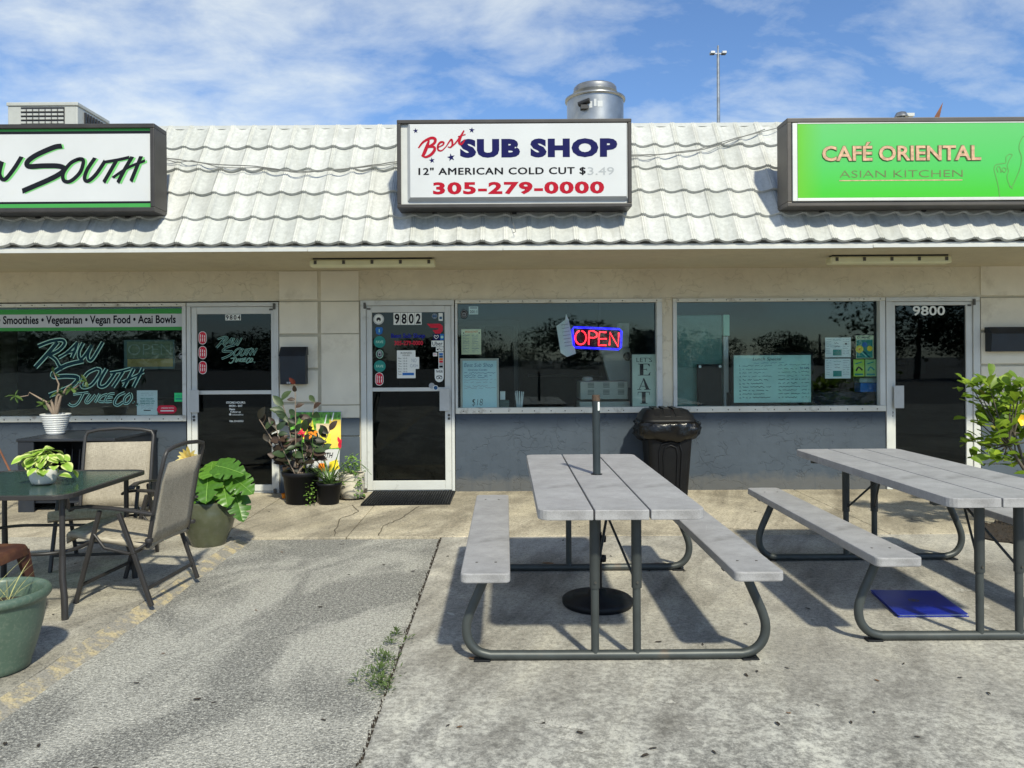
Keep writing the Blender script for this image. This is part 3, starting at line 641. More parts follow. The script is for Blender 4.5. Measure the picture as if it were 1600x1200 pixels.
JUI = [([(505, 842), (470, 905), (435, 922), (410, 908)], 10), ([(440, 850), (535, 838)], 8), ([(548, 848), (518, 892), (535, 902), (580, 852)], 9), ([(606, 846), (576, 902)], 9),
       ([(655, 850), (620, 862), (600, 892), (632, 898)], 9), ([(700, 846), (664, 852), (640, 896), (684, 894)], 9), ([(655, 874), (688, 868)], 7),
       ([(765, 840), (722, 862), (698, 905), (720, 920), (752, 900)], 11), ([(800, 845), (768, 870), (760, 905), (785, 905), (808, 870), (800, 845)], 10), ([(818, 900), (822, 904)], 10), ([(838, 912), (846, 916)], 14)]
def brush(b, sets, fn, k, Y, out, fill, ow):
    for pts, w_ in sets: 
        b.k = 0; b.stroke([fn(*p) for p in pts], (w_+ow)*k, Y, out, 4)
    for i, (pts, w_) in enumerate(sets):
        b.k = i % 8; b.stroke([fn(*p) for p in pts], max((w_-ow*.4), w_*.45)*k, Y-.0012, fill, 4)
# left window: banner and logo on the pane
WY = FY+0.0495
b = MB(); x0, x1 = -7.0, FX(285)
b.rect(x0, x1, FZ(512.5), FZ(478.5), WY, m_paleg if 0 else m_green); b.rect(x0, x1, FZ(507), FZ(486.5), WY-.0006, m_white)
b.text('Juice \u2022 Smoothies \u2022 Vegetarian \u2022 Vegan Food \u2022 Acai Bowls', FX(-38), FX(272), FZ(505.5), FZ(488.5), WY-.0012, m_ink, bold=0.028); b.build('window_banner', win_l, label='green and white banner with black lettering')
b = MB(); brush(b, RAW+SOU+JUI, lambda x, y: (FX(x/4), FZ(400+y/4)), 1/4/144.75, WY, m_mint, m_tealfill, 7); b.build('window_logo', win_l, label='brush lettering reading RAW SOUTH JUICE CO. outlined in mint')
b = MB(); brush(b, RAW+SOU+JUI, lambda x, y: (FX(336.5+(x-190)*.0935), FZ(522.5+(y-495)*.0985)), .0935/144.75, GY, m_mint, m_tealfill, 8); b.build('window_logo', d04, label='small brush lettering reading RAW SOUTH JUICE CO.')
# ------------------------------------------------------------------ box signs
SY = 6.60
def SX(x): return (x-790)*SY/F
def SZ(y): return HZ+(558-y)*SY/F
def sign_box(name, x0, x1, yt, yb, frame, label, depth=0.25, bez=9):
    o = tag(empty(name, ((SX(x0)+SX(x1))/2, SY, SZ(yb))), label, 'sign')
    b = MB(); X0, X1, Z0, Z1 = SX(x0), SX(x1), SZ(yb), SZ(yt); t = bez/181.8
    b.box(X0, X1, SY, SY+depth, Z1-t, Z1, frame); b.box(X0, X1, SY, SY+depth, Z0, Z0+t, frame)
    b.box(X0, X0+t, SY, SY+depth, Z0+t, Z1-t, frame); b.box(X1-t, X1, SY, SY+depth, Z0+t, Z1-t, frame)
    b.box(X0+t, X1-t, SY+0.06, SY+depth-.01, Z0+t, Z1-t, frame); b.build('sign_frame', o, bevel=0.006)
    b = MB()
    for fx in (0.15, 0.5, 0.85):
        x = X0+(X1-X0)*fx; b.bar((x, SY+depth, Z1-0.1), (x, SY+depth+0.55, Z1-0.06), 0.03, 0.03, m_dark); b.bar((x, SY+depth-.04, Z0-.0), (x, SY+depth+0.10, Z0-0.03), 0.04, 0.02, m_dark)
    b.build('bracket', o)
    return o, X0+t, X1-t, Z0+t, Z1-t
# centre sign
sg, X0, X1, Z0, Z1 = sign_box('shop_sign', 622, 989, 186, 324, m_bronze, 'white lightbox sign reading Best SUB SHOP with a red phone number', bez=6)
b = MB(); b.box(X0, X1, SY+0.03, SY+0.058, Z0, Z1, m_trimw); b.build('sign_backing', sg)
px0, px1, pz0, pz1 = SX(643), SX(980), SZ(308), SZ(195)
b = MB(); Yf = SY-0.012
b.add([(px0-.03, SY+.03, pz0-.03), (px1+.025, SY+.03, pz0-.03), (px1+.025, SY+.03, pz1+.025), (px0-.03, SY+.03, pz1+.025), (px0, Yf, pz0), (px1, Yf, pz0), (px1, Yf, pz1), (px0, Yf, pz1)],
      [(4, 5, 6, 7), (0, 1, 5, 4), (1, 2, 6, 5), (2, 3, 7, 6), (3, 0, 4, 7)], m_white); b.build('sign_face', sg)
LY = Yf-0.0015
def sx(u): return SX(620+u*0.2375)
def sz(v): return SZ(180+v*0.2375)
b = MB(); b.text('SUB SHOP', sx(424), sx(1458), sz(282), sz(157), LY, m_navy, bold=0.065, spacing=1.13); b.build('sign_lettering', sg, label='heavy navy lettering reading SUB SHOP')
b = MB()
for q, (dx, dz) in enumerate(((-2.2, 0), (-1.1, 1), (0, 0), (1.1, -1), (2.2, 0))): b.text('12" AMERICAN COLD CUT $', sx(153+dx), sx(1247+dx), sz(398.5+dz), sz(345.5+dz), LY-.0002*q, m_ink, spacing=1.1); b.build('sign_lettering', sg, label='black lettering reading 12" AMERICAN COLD CUT $')
b = MB(); b.text('3.49', sx(1262), sx(1435), sz(398), sz(348), LY, m_grayink, bold=0.0); b.build('faded_price', sg, label='faded grey price')
b = MB(); b.text('305-279-0000', sx(246), sx(1370), sz(523), sz(440), LY, m_redp, bold=0.042, spacing=1.12); b.build('sign_lettering', sg, label='red phone number 305-279-0000')
b = MB()
def sk(p, w_, c=m_redp, k=.2375/181.8): b.stroke([(sx(x), sz(y)) for x, y in p], (lambda t: w_*k*(0.55+0.6*math.sin(pi*min(1, t*1.05)))) , LY-.0006, c, 5)
sk([(152, 215), (185, 175), (235, 150), (262, 158), (255, 185), (215, 207), (196, 205)], 17)
sk([(222, 165), (208, 205), (185, 258), (172, 268)], 20)
sk([(200, 212), (250, 208), (258, 228), (235, 258), (200, 275), (175, 266)], 17)
sk([(280, 212), (312, 196), (318, 180), (298, 178), (280, 200), (282, 228), (305, 233), (335, 205)], 12)
sk([(335, 205), (362, 165), (372, 165), (375, 195), (362, 212), (345, 208)], 12)
sk([(375, 205), (405, 172), (440, 118)], 9); sk([(452, 102), (432, 140), (420, 178), (434, 192), (458, 162)], 15)
sk([(412, 142), (462, 128)], 12)
b.build('sign_lettering', sg, label='red script lettering reading Best')
def star(b, x, y, r, m, rot=0):
    pts = []
    for k in range(10):
        a = rot+pi/2+pi*k/5; q = r if k % 2 == 0 else r*.4; pts.append((sx(x)+q*cos(a)*.2375/181.8, sz(y)+q*sin(a)*.2375/181.8))
    c = (sx(x), sz(y)); vs = [(c[0], LY-.0003, c[1])]+[(p[0], LY-.0003, p[1]) for p in pts]; b.add(vs, [(0, 1+k, 1+(k+1) % 10) for k in range(10)], m)
for x, y, r, ro in ((134, 102, 18, .1), (503, 100, 20, -.1), (240, 297, 20, .15), (366, 278, 27, .2)):
    b = MB(); star(b, x, y, r, m_navy, ro); b.build('star', sg)
# left sign
sg, X0, X1, Z0, Z1 = sign_box('shop_sign', -170, 243, 189, 327, m_bronze, 'white lightbox sign with black brush lettering reading RAW SOUTH at the left', bez=7)
def ux(u): return SX(u/4)
def uz(v): return SZ(140+v/4)
b = MB(); b.box(X0, X1, SY+0.022, SY+0.058, Z0, Z1, m_white); b.build('sign_face', sg)
b = MB(); fy = SY+0.0208
for a, c, m in ((215, 238, m_green), (238, 256, m_ink), (680, 694, m_ink), (694, 718, m_green)): b.rect(X0+.002, X1-.002, uz(c), uz(a), fy, m)
b.build('sign_stripes', sg)
b = MB(); kk = 1/4/181.8
SG = [([(384, 332), (335, 340), (225, 388), (170, 430), (180, 458), (270, 455), (370, 458), (400, 482), (330, 530), (140, 612)], 30),
      ([(490, 414), (440, 440), (395, 500), (398, 548), (440, 552), (498, 500), (520, 440), (515, 416), (490, 414)], 22),
      ([(592, 410), (545, 480), (528, 535), (550, 552), (600, 510), (655, 430)], 22), ([(655, 434), (740, 420), (805, 406)], 18), ([(728, 425), (690, 490), (650, 558)], 22),
      ([(826, 404), (780, 480), (738, 560)], 22), ([(882, 402), (850, 480), (820, 552)], 22), ([(708, 530), (800, 470), (905, 428)], 16),
      ([(132, 400), (80, 480), (25, 540), (-5, 505), (10, 430)], 24), ([(10, 430), (-60, 530), (-90, 540), (-85, 420)], 24), ([(-140, 420), (-180, 480), (-240, 560)], 22), ([(-140, 420), (-140, 560)], 20), ([(-210, 510), (-120, 490)], 16),
      ([(-330, 330), (-420, 450), (-500, 590)], 28), ([(-460, 380), (-330, 320), (-250, 350), (-300, 420), (-400, 455)], 26), ([(-400, 455), (-340, 560), (-290, 600)], 26)]
for i, (pts, w_) in enumerate(SG): b.k = i % 8; b.stroke([(ux(x+13), uz(y+4)) for x, y in pts], w_*kk, fy-.0002, m_paleg, 5, cut=0.006)
for i, (pts, w_) in enumerate(SG): b.k = i % 8; b.stroke([(ux(x), uz(y)) for x, y in pts], w_*kk*1.05, fy-.0022, m_ink, 5, cut=0.01)
b.build('sign_lettering', sg)
# right sign
sg, X0, X1, Z0, Z1 = sign_box('shop_sign', 1232, 1700, 187, 325, mat('brown_frame', (0.085, 0.075, 0.066, 1), 0.45, 0.2, coord='pos'), 'green lightbox sign with copper lettering reading CAFÉ ORIENTAL ASIAN KITCHEN', bez=7)
def vx(u): return SX(1200+u/4)
def vz(v): return SZ(124.5+v/4)
ga = NT('green_gradient_print'); tcn = ga.n('ShaderNodeTexCoord'); sp_ = ga.n('ShaderNodeSeparateXYZ'); ga.l(tcn.outputs['Generated'], sp_.inputs[0])
gc = ga.ramp(sp_.outputs[2], [(0.05, (0.045, 0.46, 0.015, 1)), (0.45, (0.065, 0.46, 0.085, 1)), (0.95, (0.10, 0.46, 0.12, 1))])
gc = ga.mix(ga.ramp(sp_.outputs[0], [(0.0, 1.0), (0.09, 0.0)]), gc, (0.11, 0.44, 0.01, 1)); ga.col(gc); ga.p(0.35)
b = MB(); b.box(X0, X1, SY+0.03, SY+0.058, Z0, Z1, m_trimw); b.build('sign_backing', sg)
b = MB(); b.box(vx(190), X1-.03, SY-0.012, SY+0.029, vz(752), vz(292), ga.m); b.build('sign_face', sg)
b = MB(); b.box(vx(158), vx(188), SY-0.014, SY+.029, vz(772), vz(285), m_alu); b.box(vx(188)+.0005, X1-.03, SY-0.014, SY+.029, vz(772), vz(753), m_alu); b.box(vx(188)+.0005, X1-.03, SY-0.014, SY+.029, vz(291), vz(284), m_alu); b.build('retainer', sg, bevel=0.003)
def letters(t, a, c, v0, v1, name, bold, m, lab):
    b = MB(); b.text(t, vx(a), vx(c), vz(v1), vz(v0), SY-0.0135, m_coppere, bold=bold+.026, th=0.004); b.text(t, vx(a+1), vx(c-1), vz(v1-2), vz(v0+3), SY-0.0182, m, bold=bold, th=0.003); b.build(name, sg, label=lab)
letters('CAFÉ ORIENTAL', 340, 1332, 405, 527, 'sign_lettering', 0.018, m_copper, 'raised copper lettering reading CAFÉ ORIENTAL')
b = MB(); b.text('ASIAN KITCHEN', vx(450), vx(1218), vz(627), vz(583), SY-0.0135, m_coppere, bold=-0.012); b.rect(vx(448), vx(1216), vz(649), vz(643), SY-.0135, m_copper); b.build('sign_lettering', sg, label='thin dark lettering reading ASIAN KITCHEN, underlined')
b = MB()
for pts in ([(1448, 752), (1440, 690), (1424, 620), (1414, 580), (1424, 555), (1445, 548), (1470, 545), (1488, 540), (1490, 505), (1510, 488), (1528, 492), (1512, 520), (1496, 560), (1504, 590), (1495, 625), (1505, 670), (1530, 705)],
            [(1440, 600), (1432, 575), (1445, 562), (1455, 580), (1455, 602)], [(1460, 600), (1470, 572), (1490, 580), (1480, 600), (1465, 590)],
            [(1508, 680), (1522, 695), (1555, 630), (1580, 560), (1585, 500), (1572, 460), (1575, 420), (1600, 375), (1620, 400), (1612, 460), (1640, 520), (1650, 600), (1690, 752)]):
    b.stroke([(vx(x), vz(y)) for x, y in pts], 0.0065, SY-.0135, mat('gold_line', (0.10, 0.28, 0.06, 1), 0.4), 4)
b.build('hand_drawing', sg, label='thin outline drawing of pointing hands')
# ------------------------------------------------------------------ things on the roof
m_galv = mat('galvanised', (0.36, 0.36, 0.355, 1), 0.34, 0.85, var=0.25, vs=4, bump=0.05, coord='pos')
def on(o): return o
ac = tag(empty('rooftop_air_conditioner', P(66, 250, 9.5)), 'grey louvred air conditioner on the roof behind the left sign', 'air conditioner')
ax0, ax1 = P(12, 160, 9.5).x, P(121, 160, 9.5).x; azt = P(66, 160, 9.5).z; ay0, ay1 = 9.5, 10.25
m_acp = mat('ac_casing', (0.42, 0.43, 0.41, 1), 0.55, 0.2, coord='pos', dirt=((0.2, 0.19, 0.17, 1), 0.5, 6, 0.55))
b = MB(); b.box(ax0, ax1, ay0, ay1, 3.36, azt-.045, m_acp); b.build('casing', ac, bevel=.01)
b = MB(); b.box(ax0-.01, ax1+.01, ay0-.015, ay1+.01, azt-.044, azt, m_acp); b.build('lid', ac, bevel=.008)
b = MB(); gx0, gx1 = P(33, 160, 9.5).x, P(101, 160, 9.5).x; b.box(gx0, gx1, ay0-.006, ay0-.001, 3.5, azt-.06, m_dark); b.build('coil', ac)
gx = gx0; lm = None
for i in range(7):
    w_ = (gx1-gx0)/7; b = MB()
    for k in range(22): b.box(gx0+w_*i+.008, gx0+w_*(i+1)-.008, ay0-.022, ay0-.007, 3.52+k*.05, 3.545+k*.05, m_acp) if 3.55+k*.05 < azt-.05 else 0
    b.build('louvre_panel', ac)
b = MB()
for k in range(9): b.box(ax1+.001, ax1+.018, ay0+.15+k*.065, ay0+.18+k*.065, 3.5, azt-.08, m_dark)
b.build('side_grille', ac)
fan = tag(empty('exhaust_fan', P(930, 200, 9.0)), 'round galvanised exhaust fan housing on the roof above the centre sign', 'exhaust fan')
fc = P(930, 200, 9.0); cx = fc.x; pz = lambda y: P(930, y, 9.0).z
b = MB(); b.lathe([(.325, 3.36-4), (.33, pz(160)-4), ], (cx, 9.0, 4), m_galv, 40); b.build('drum', fan)
b = MB(); b.lathe([(.33, pz(160)), (.352, pz(159)), (.352, pz(156)), (.30, pz(154.5)), (.255, pz(152))], (cx, 9.0, 0), m_galv, 40); b.build('flange', fan)
b = MB(); b.lathe([(.252, pz(155)), (.255, pz(147)), (.262, pz(146.5)), (.255, pz(146)), (.25, pz(139)), (.235, pz(136.5)), (.12, pz(134.5)), (0, pz(134))], (cx, 9.0, 0), m_galv, 40); b.build('cap', fan)
b = MB(); b.tube([(cx-.22, 8.73, pz(175)), (cx-.1, 8.67, pz(171))], .028, m_dark, 10); b.box(cx-.2, cx-.12, 8.66, 8.74, pz(184), pz(178), m_dark); b.build('conduit_port', fan)
b = MB()
for k, (a0, a1, zz0, zz1) in enumerate(((-108, -102, 182, 172), (-99, -94, 180, 169), (-92, -82, 181, 172))):
    vs = [(cx+.332*cos(R(a)), 9+.332*sin(R(a)), pz(zq)) for a in (a0, a1) for zq in (zz0, zz1)]; b.add(vs, [(0, 1, 3, 2)], m_white)
b.build('data_plate', fan)
pole = tag(empty('light_pole', P(1123, 400, 40)), 'tall slim pale light pole far behind the roof', 'light pole')
pole.location.z = 0; pb = P(1123, 300, 40); pt = P(1122, 84, 40)
b = MB(); b.tube([(pb.x, 40, -.03), (pt.x, 40, pt.z)], [.13, .075], m_galv, 10); b.build('mast', pole)
b = MB(); b.bar((pt.x-.28, 40, pt.z), (pt.x+.28, 40, pt.z), .06, .06, m_galv); b.tube([(pt.x, 40, pt.z), (pt.x, 40, pt.z+.42)], .05, m_galv, 8); b.build('cross_arm', pole)
for s in (-1, 1): b = MB(); b.box(pt.x+s*.3-.12, pt.x+s*.3+.12, 39.85, 40.15, pt.z-.03, pt.z+.10, m_galv); b.build('lamp_head', pole, bevel=.02)
sp = tag(empty('rusty_spike', P(1465, 190, 10)), 'rust brown pointed metal sheet sticking up behind the green sign', 'metal spike')
m_rust = mat('rust', (0.19, 0.075, 0.04, 1), 0.8, var=0.35, vs=8, bump=.3, coord='pos')
a = P(1450, 195, 10); c = P(1466, 195, 10); d = P(1473.5, 159.5, 10); b = MB()
b.add([(a.x-.62, 10, 3.36), (c.x-.30, 9.90, 3.36), (c.x-.45, 10.14, 3.36), tuple(d)], [(0, 1, 3), (1, 2, 3), (2, 0, 3)], m_rust); b.build('blade', sp)
b = MB(); b.lathe([(.08, 3.36), (.08, 3.42), (.05, 3.46)], (a.x-.3, 10, 0), m_rust, 10); b.build('base', sp)
vt = tag(empty('roof_vent', P(1412, 190, 10)), 'small grey vent cap peeking over the green sign', 'vent'); q = P(1408, 186, 10); q2 = P(1418, 181, 10)
b = MB(); b.tube([(q.x, 10, 3.36), (q.x, 10, q2.z)], .05, m_galv, 10); b.build('pipe', vt)
b = MB(); b.lathe([(.09, 0), (.06, .06), (0, .08)], (q.x, 10, q2.z-.02), m_galv, 12); b.box(q.x+.03, q.x+.16, 9.97, 10.03, q2.z-.01, q2.z+.03, m_trimw); b.build('cap', vt)
# cables over the tiles
m_cable = mat('grey_cable', (0.16, 0.16, 0.15, 1), 0.6)
def roof_pt(x, y, off=0.088):
    # where the sight line meets the tile plane (a real point on the roof)
    v = ((558-y)-(x-790)*ROLL)/F; nY, nZ = -AZ/SL, AY/SL
    k = (nY*(EY)+nZ*(EZ-HZ)+off); Y = k/(nY+nZ*v); p = P(x, y, Y); return p
def cable(lab, pts, r=0.005):
    q = []
    for i in range(len(pts)-1):
        for k in range(4):
            t = k/4; q.append(roof_pt(pts[i][0]*(1-t)+pts[i+1][0]*t, pts[i][1]*(1-t)+pts[i+1][1]*t+random.uniform(-.5, .5)))
    q.append(roof_pt(*pts[-1])); b = MB(); b.tube(q, r, m_cable, 6); o = b.build('cable', kind=None); tag(o, lab, 'cable')
cable('thin grey cable sagging over the tiles left of the centre sign, upper strand', [(258, 247), (330, 256), (400, 260), (460, 268), (520, 266), (580, 258), (640, 250)])
cable('thin grey cable looping low along the tiles left of the centre sign, lower strand', [(258, 249), (275, 254), (300, 251), (345, 262), (400, 262), (450, 268), (470, 270), (510, 266), (560, 262), (640, 253)], .004)
cable('grey cable running up the tiles between the centre sign and the green sign', [(975, 242), (1030, 241), (1080, 237), (1120, 228), (1160, 214), (1195, 202)])
cable('second strand of cable beside the one climbing to the green sign', [(975, 244), (1015, 244), (1040, 240), (1090, 234), (1130, 221), (1165, 212), (1230, 196)], .004)
cable('short wire hanging under the centre sign', [(797, 328), (800, 345), (806, 362), (801, 364)], .003)
# fluorescent fittings under the soffit
m_diff = mat('yellowed_diffuser', (0.72, 0.70, 0.46, 1), 0.4, var=0.05)
def strip(x0, x1, lab):
    y = 7.3; X0 = (x0-790)*y/F; X1 = (x1-790)*y/F
    o = tag(empty('strip_light', ((X0+X1)/2, y, SOF-.085)), lab, 'light', 'strip lights under the eave')
    b = MB(); b.box(X0+.03, X1-.03, y-.05, y+.05, SOF-.014, SOF-.001, m_dark); b.build('tray', o)
    b = MB(); b.box(X0, X1, y-.065, y+.065, SOF-.085, SOF-.0145, m_diff); b.build('diffuser', o, bevel=.018, seg=3)
    for i in range(5):
        x = X0+.055+(X1-X0-.11)*i/4; b = MB(); b.box(x-.013, x+.013, y-.071, y-.0655, SOF-.06, SOF-.025, m_screw); b.build('clip', o)
strip(487, 681, 'yellowed strip light under the eave above the white mailbox pier'.replace('white mailbox', 'mailbox')); strip(1295, 1483, 'yellowed strip light under the eave near the 9800 door')
# mailboxes
def mailbox(x0, x1, yt, yb, lab, lid=10):
    o = tag(empty('mailbox', (FX((x0+x1)/2), FY-.01, FZ(yb))), lab, 'mailbox'); X0, X1 = FX(x0), FX(x1); D = .12; F0 = FY-.012
    m = mat('mailbox_paint', (0.008, 0.015, 0.026, 1), 0.45, 0.0, var=.3, coord='pos')
    b = MB(); b.add([(X0, F0, FZ(yb)), (X1, F0, FZ(yb)), (X1, F0-D*.85, FZ(yb)), (X0, F0-D*.85, FZ(yb)), (X0, F0, FZ(yt+lid)), (X1, F0, FZ(yt+lid)), (X1, F0-D, FZ(yt+lid)), (X0, F0-D, FZ(yt+lid))], [(0, 1, 2, 3), (4, 7, 6, 5), (0, 4, 5, 1), (1, 5, 6, 2), (2, 6, 7, 3), (3, 7, 4, 0)], m); b.build('box', o, bevel=.005)
    b = MB(); za, zb = FZ(yt+lid)+.002, FZ(yt); b.add([(X0-.008, F0, za), (X1+.008, F0, za), (X1+.008, F0-D-.012, za-.012), (X0-.008, F0-D-.012, za-.012), (X0-.004, F0, zb), (X1+.004, F0, zb), (X1+.006, F0-D*.55, zb), (X0-.002, F0-D*.55, zb)], [(0, 3, 2, 1), (4, 5, 6, 7), (0, 1, 5, 4), (1, 2, 6, 5), (2, 3, 7, 6), (3, 0, 4, 7)], m); b.build('lid', o, bevel=.004)
    return o, F0-D
o, yy = mailbox(442, 481.5, 540, 598, 'upright dark blue black mailbox on the pier between doors 9804 and 9802', 13)
b = MB(); b.rect(FX(453), FX(456), FZ(597), FZ(594), yy-.001, m_grayink); b.rect(FX(456.6), FX(459), FZ(597), FZ(594), yy-.001, m_grayink); b.build('sticker', o)
mailbox(1538, 1606, 516, 554, 'wide black mailbox on the pier right of door 9800', 9)
# ------------------------------------------------------------------ behind the glass
IY = FY+0.075
def X(x, Y=IY): return (x-790)*Y/F
def Z(y, Y=IY): return HZ+(558-y)*Y/F
def panel(name, x0, x1, yt, yb, m, lab, cat, th=0.003, Y=IY, group=None, fn=None, frame=None):
    o = tag(empty(name, ((X(x0, Y)+X(x1, Y))/2, Y, Z(yb, Y))), lab, cat, group)
    b = MB(); b.box(X(x0, Y), X(x1, Y), Y, Y+th, Z(yb, Y), Z(yt, Y), m); b.build('sheet', o)
    if frame:
        b = MB(); t = frame[1]; a, c, d, e = X(x0, Y)-t, X(x1, Y)+t, Z(yb, Y)-t, Z(yt, Y)+t
        b.box(a, c, Y-.008, Y+.01, e-t+.0005, e, frame[0]); b.box(a, c, Y-.008, Y+.01, d, d+t-.0005, frame[0]); b.box(a, a+t-.0005, Y-.008, Y+.01, d+t, e-t, frame[0]); b.box(c-t+.0005, c, Y-.008, Y+.01, d+t, e-t, frame[0]); b.build('frame', o)
    if fn: b = MB(); fn(b, Y-.0012); b.build('print', o)
    return o
def scrib(b, Y, x0, x1, y, m, h=1.2, w_=.0035, dens=1.6):
    pts = []; n = max(4, int((x1-x0)/dens)); gap = 0
    for i in range(n+1):
        if gap <= 0 and random.random() < .14 and len(pts) > 2:
            b.stroke(pts, w_, Y, m, 2); pts = []; gap = 1; continue
        gap -= 1; pts.append((X(x0+(x1-x0)*i/n, Y), Z(y+random.uniform(-h, h), Y)))
    if len(pts) > 1: b.stroke(pts, w_, Y, m, 2)
def menu(b, Y):
    b.text('BREAKFAST', X(727, Y), X(747, Y), Z(519.5, Y), Z(516.5, Y), Y, m_lime if 0 else m_orange, bold=.02)
    for c, d in ((723, 735), (737.5, 749)):
        for k in range(11): scrib(b, Y, c, d-random.uniform(0, 3), 523.5+k*2.6, m_grayink if k % 4 else m_bluei, .5, .004)
    for x in (724.5, 749): b.disc(X(x, Y), Z(520, Y), .008, Y-.0004, m_ink, 8)
panel('menu_sheet', 721, 752, 514, 553.5, m_cream_p, 'yellow printed menu taped above the whiteboard at the left of the middle window', 'menu', fn=menu)
def wb1(b, Y):
    b.text('Best Sub Shop', X(725, Y), X(770, Y), Z(575, Y), Z(567, Y), Y, m_bluei, shear=.2, bold=-.01); b.text('American Combo', X(731, Y), X(761, Y), Z(579, Y), Z(576, Y), Y, m_bluei, shear=.2)
    for k, yy in enumerate((582.5, 586, 589, 593, 597, 603, 606)): scrib(b, Y, 725, 774-6*(k % 3), yy, m_bluei if k < 3 else m_grayink, .9, .004)
    b.text('$18', X(737, Y), X(754, Y), Z(635, Y), Z(623, Y), Y, m_ink, shear=.15, bold=-.02)
m_frame_lt = mat('pale_wood_frame', (0.50, 0.45, 0.38, 1), 0.5)
panel('whiteboard', 722.5, 776, 563, 638, m_board, 'framed whiteboard with $18 handwritten at the bottom left of the middle window', 'whiteboard', fn=wb1, frame=(m_frame_lt, .022))
def tag2011(b, Y): b.text('2011', X(734.5, Y), X(746, Y), Z(489, Y), Z(484.5, Y), Y, m_ink, bold=.02); b.rect(X(735, Y), X(746, Y), Z(482, Y), Z(479.5, Y), Y, m_grayink)
panel('permit_sticker', 733, 747.5, 478.5, 491, m_paper, 'small square white permit sticker in the top corner of the middle window', 'sticker', fn=tag2011, th=.001)
def alarm(b, Y): b.disc(X(725.5, Y), Z(490.5, Y), .042, Y, m_ink, 18, .05); b.ring(X(725.5, Y), Z(490.5, Y), .035, .004, Y-.0005, m_grayink, 18, .042); b.rect(X(723, Y), X(728, Y), Z(494, Y), Z(488, Y), Y-.0005, m_grayink); b.rect(X(724.3, Y), X(726.7, Y), Z(492.7, Y), Z(489.5, Y), Y-.001, m_ink)
b = MB(); alarm(b, FY+.049); b.build('sticker', win_s, label='dark oval alarm sticker')
b = MB(); b.ring(FX(280.5), FZ(553), .03, .006, FY+.049, m_grayink, 14, .035); b.rect(FX(278.5), FX(282.5), FZ(556), FZ(552), FY+.049, m_grayink); b.build('sticker', win_l, label='small pale house shaped alarm sticker')
def eat(b, Y):
    b.text("LET'S", X(994.5, Y), X(1018.5, Y), Z(567, Y), Z(560, Y), Y, m_ink, bold=-.005)
    k = 200/1333
    def q(u, v): return (X(860+u*k, Y), Z(470+v*k, Y))
    def R_(u0, v0, u1, v1): a = q(u0, v1); c = q(u1, v0); b.rect(a[0], c[0], a[1], c[1], Y, m_ink)
    # E
    R_(930, 665, 968, 785); R_(912, 664, 1032, 670); R_(912, 780, 1038, 786); R_(968, 720, 1000, 726)
    for p in ([(1010, 664), (1032, 664), (1034, 692), (1029, 692)], [(1012, 786), (1034, 786), (1041, 752), (1036, 752)], [(1000, 712), (1004, 712), (1004, 738), (1000, 738)]): b.poly([q(*a) for a in p], Y-.0004, m_ink)
    # A
    b.poly([q(962, 815), q(976, 815), q(1030, 934), q(992, 934)], Y, m_ink); b.poly([q(968, 815), q(973, 822), q(925, 934), q(918, 934)], Y-.0004, m_ink); R_(943, 895, 1000, 901); R_(902, 930, 945, 936); R_(975, 930, 1042, 936)
    # T
    R_(950, 958, 990, 1075); R_(908, 956, 1032, 963); R_(935, 1074, 1008, 1080)
    for p in ([(908, 956), (914, 956), (912, 990), (907, 990)], [(1026, 956), (1032, 956), (1033, 990), (1028, 990)]): b.poly([q(*a) for a in p], Y-.0004, m_ink)
panel('lets_eat_sign', 987.5, 1025.5, 555, 636, mat('sage_board', (0.55, 0.60, 0.50, 1), 0.6), "tall pale sign reading LET'S EAT at the right of the middle window", 'sign', th=.015, fn=eat, frame=(m_dark, .006))
# paper hanging
o = MB(); Yp = IY+.02
pp = [(885, 491.5), (889, 500), (893, 520), (900, 553), (886, 558.5), (876, 552), (869.5, 510), (883, 500.5)]
n = len(pp); vs = [(X(x, Yp), Yp+.015*sin(i), Z(y, Yp)) for i, (x, y) in enumerate(pp)]
o.add(vs+[(v[0], v[1]+.002, v[2]) for v in vs], [tuple(range(n)), tuple(range(n, 2*n))[::-1]]+[(i, (i+1) % n, n+(i+1) % n, n+i) for i in range(n)], m_paper)
for k in range(7): yy = 507+k*5.5; o.stroke([(X(877+k*.9, Yp), Z(yy+1.5, Yp)), (X(888+k*.9, Yp), Z(yy, Yp))], .006, Yp-.022, m_grayink, 1)
tag(o.build('paper_receipt'), 'crumpled white paper hanging left of the neon sign', 'paper')
# neon
ns = tag(empty('neon_sign', (X(933), IY+.04, Z(548))), 'lit neon sign reading OPEN in red with a blue border in the middle window', 'neon sign')
NY = IY+.03
def np_(u, v): return (X(860+u*.15, NY), NY, Z(470+v*.15, NY))
cr = [(246, 280), (720, 302), (742, 325), (735, 490), (712, 513), (262, 490), (243, 468), (232, 300)]
pts = []
for i in range(8): pts.append(np_(*cr[i]))
b = MB(); b.tube(pts, .012, m_neonb, 8, closed=True); b.build('neon_border', ns)
for lab, sets in (('O', [ell(317, 388, 57, 72, 0, 100, 440, 16)]), ('P', [[(400, 462), (404, 320), (455, 322), (485, 340), (484, 378), (455, 392), (404, 390)]]), ('E', [[(585, 335), (514, 330), (506, 402), (588, 402)], [(506, 402), (502, 470), (584, 470)]]), ('N', [[(616, 470), (622, 336), (706, 486), (714, 338)]])):
    b = MB()
    for s_ in sets: b.tube([np_(*p) for p in s_], .0085, m_neonr, 8)
    b.build('neon_letter', ns)
b = MB(); a = np_(236, 285); c = np_(738, 508); b.box(a[0], c[0], NY+.03, NY+.034, c[2]+.02, a[2]-.02, m_gap); b.build('backing_plate', ns)
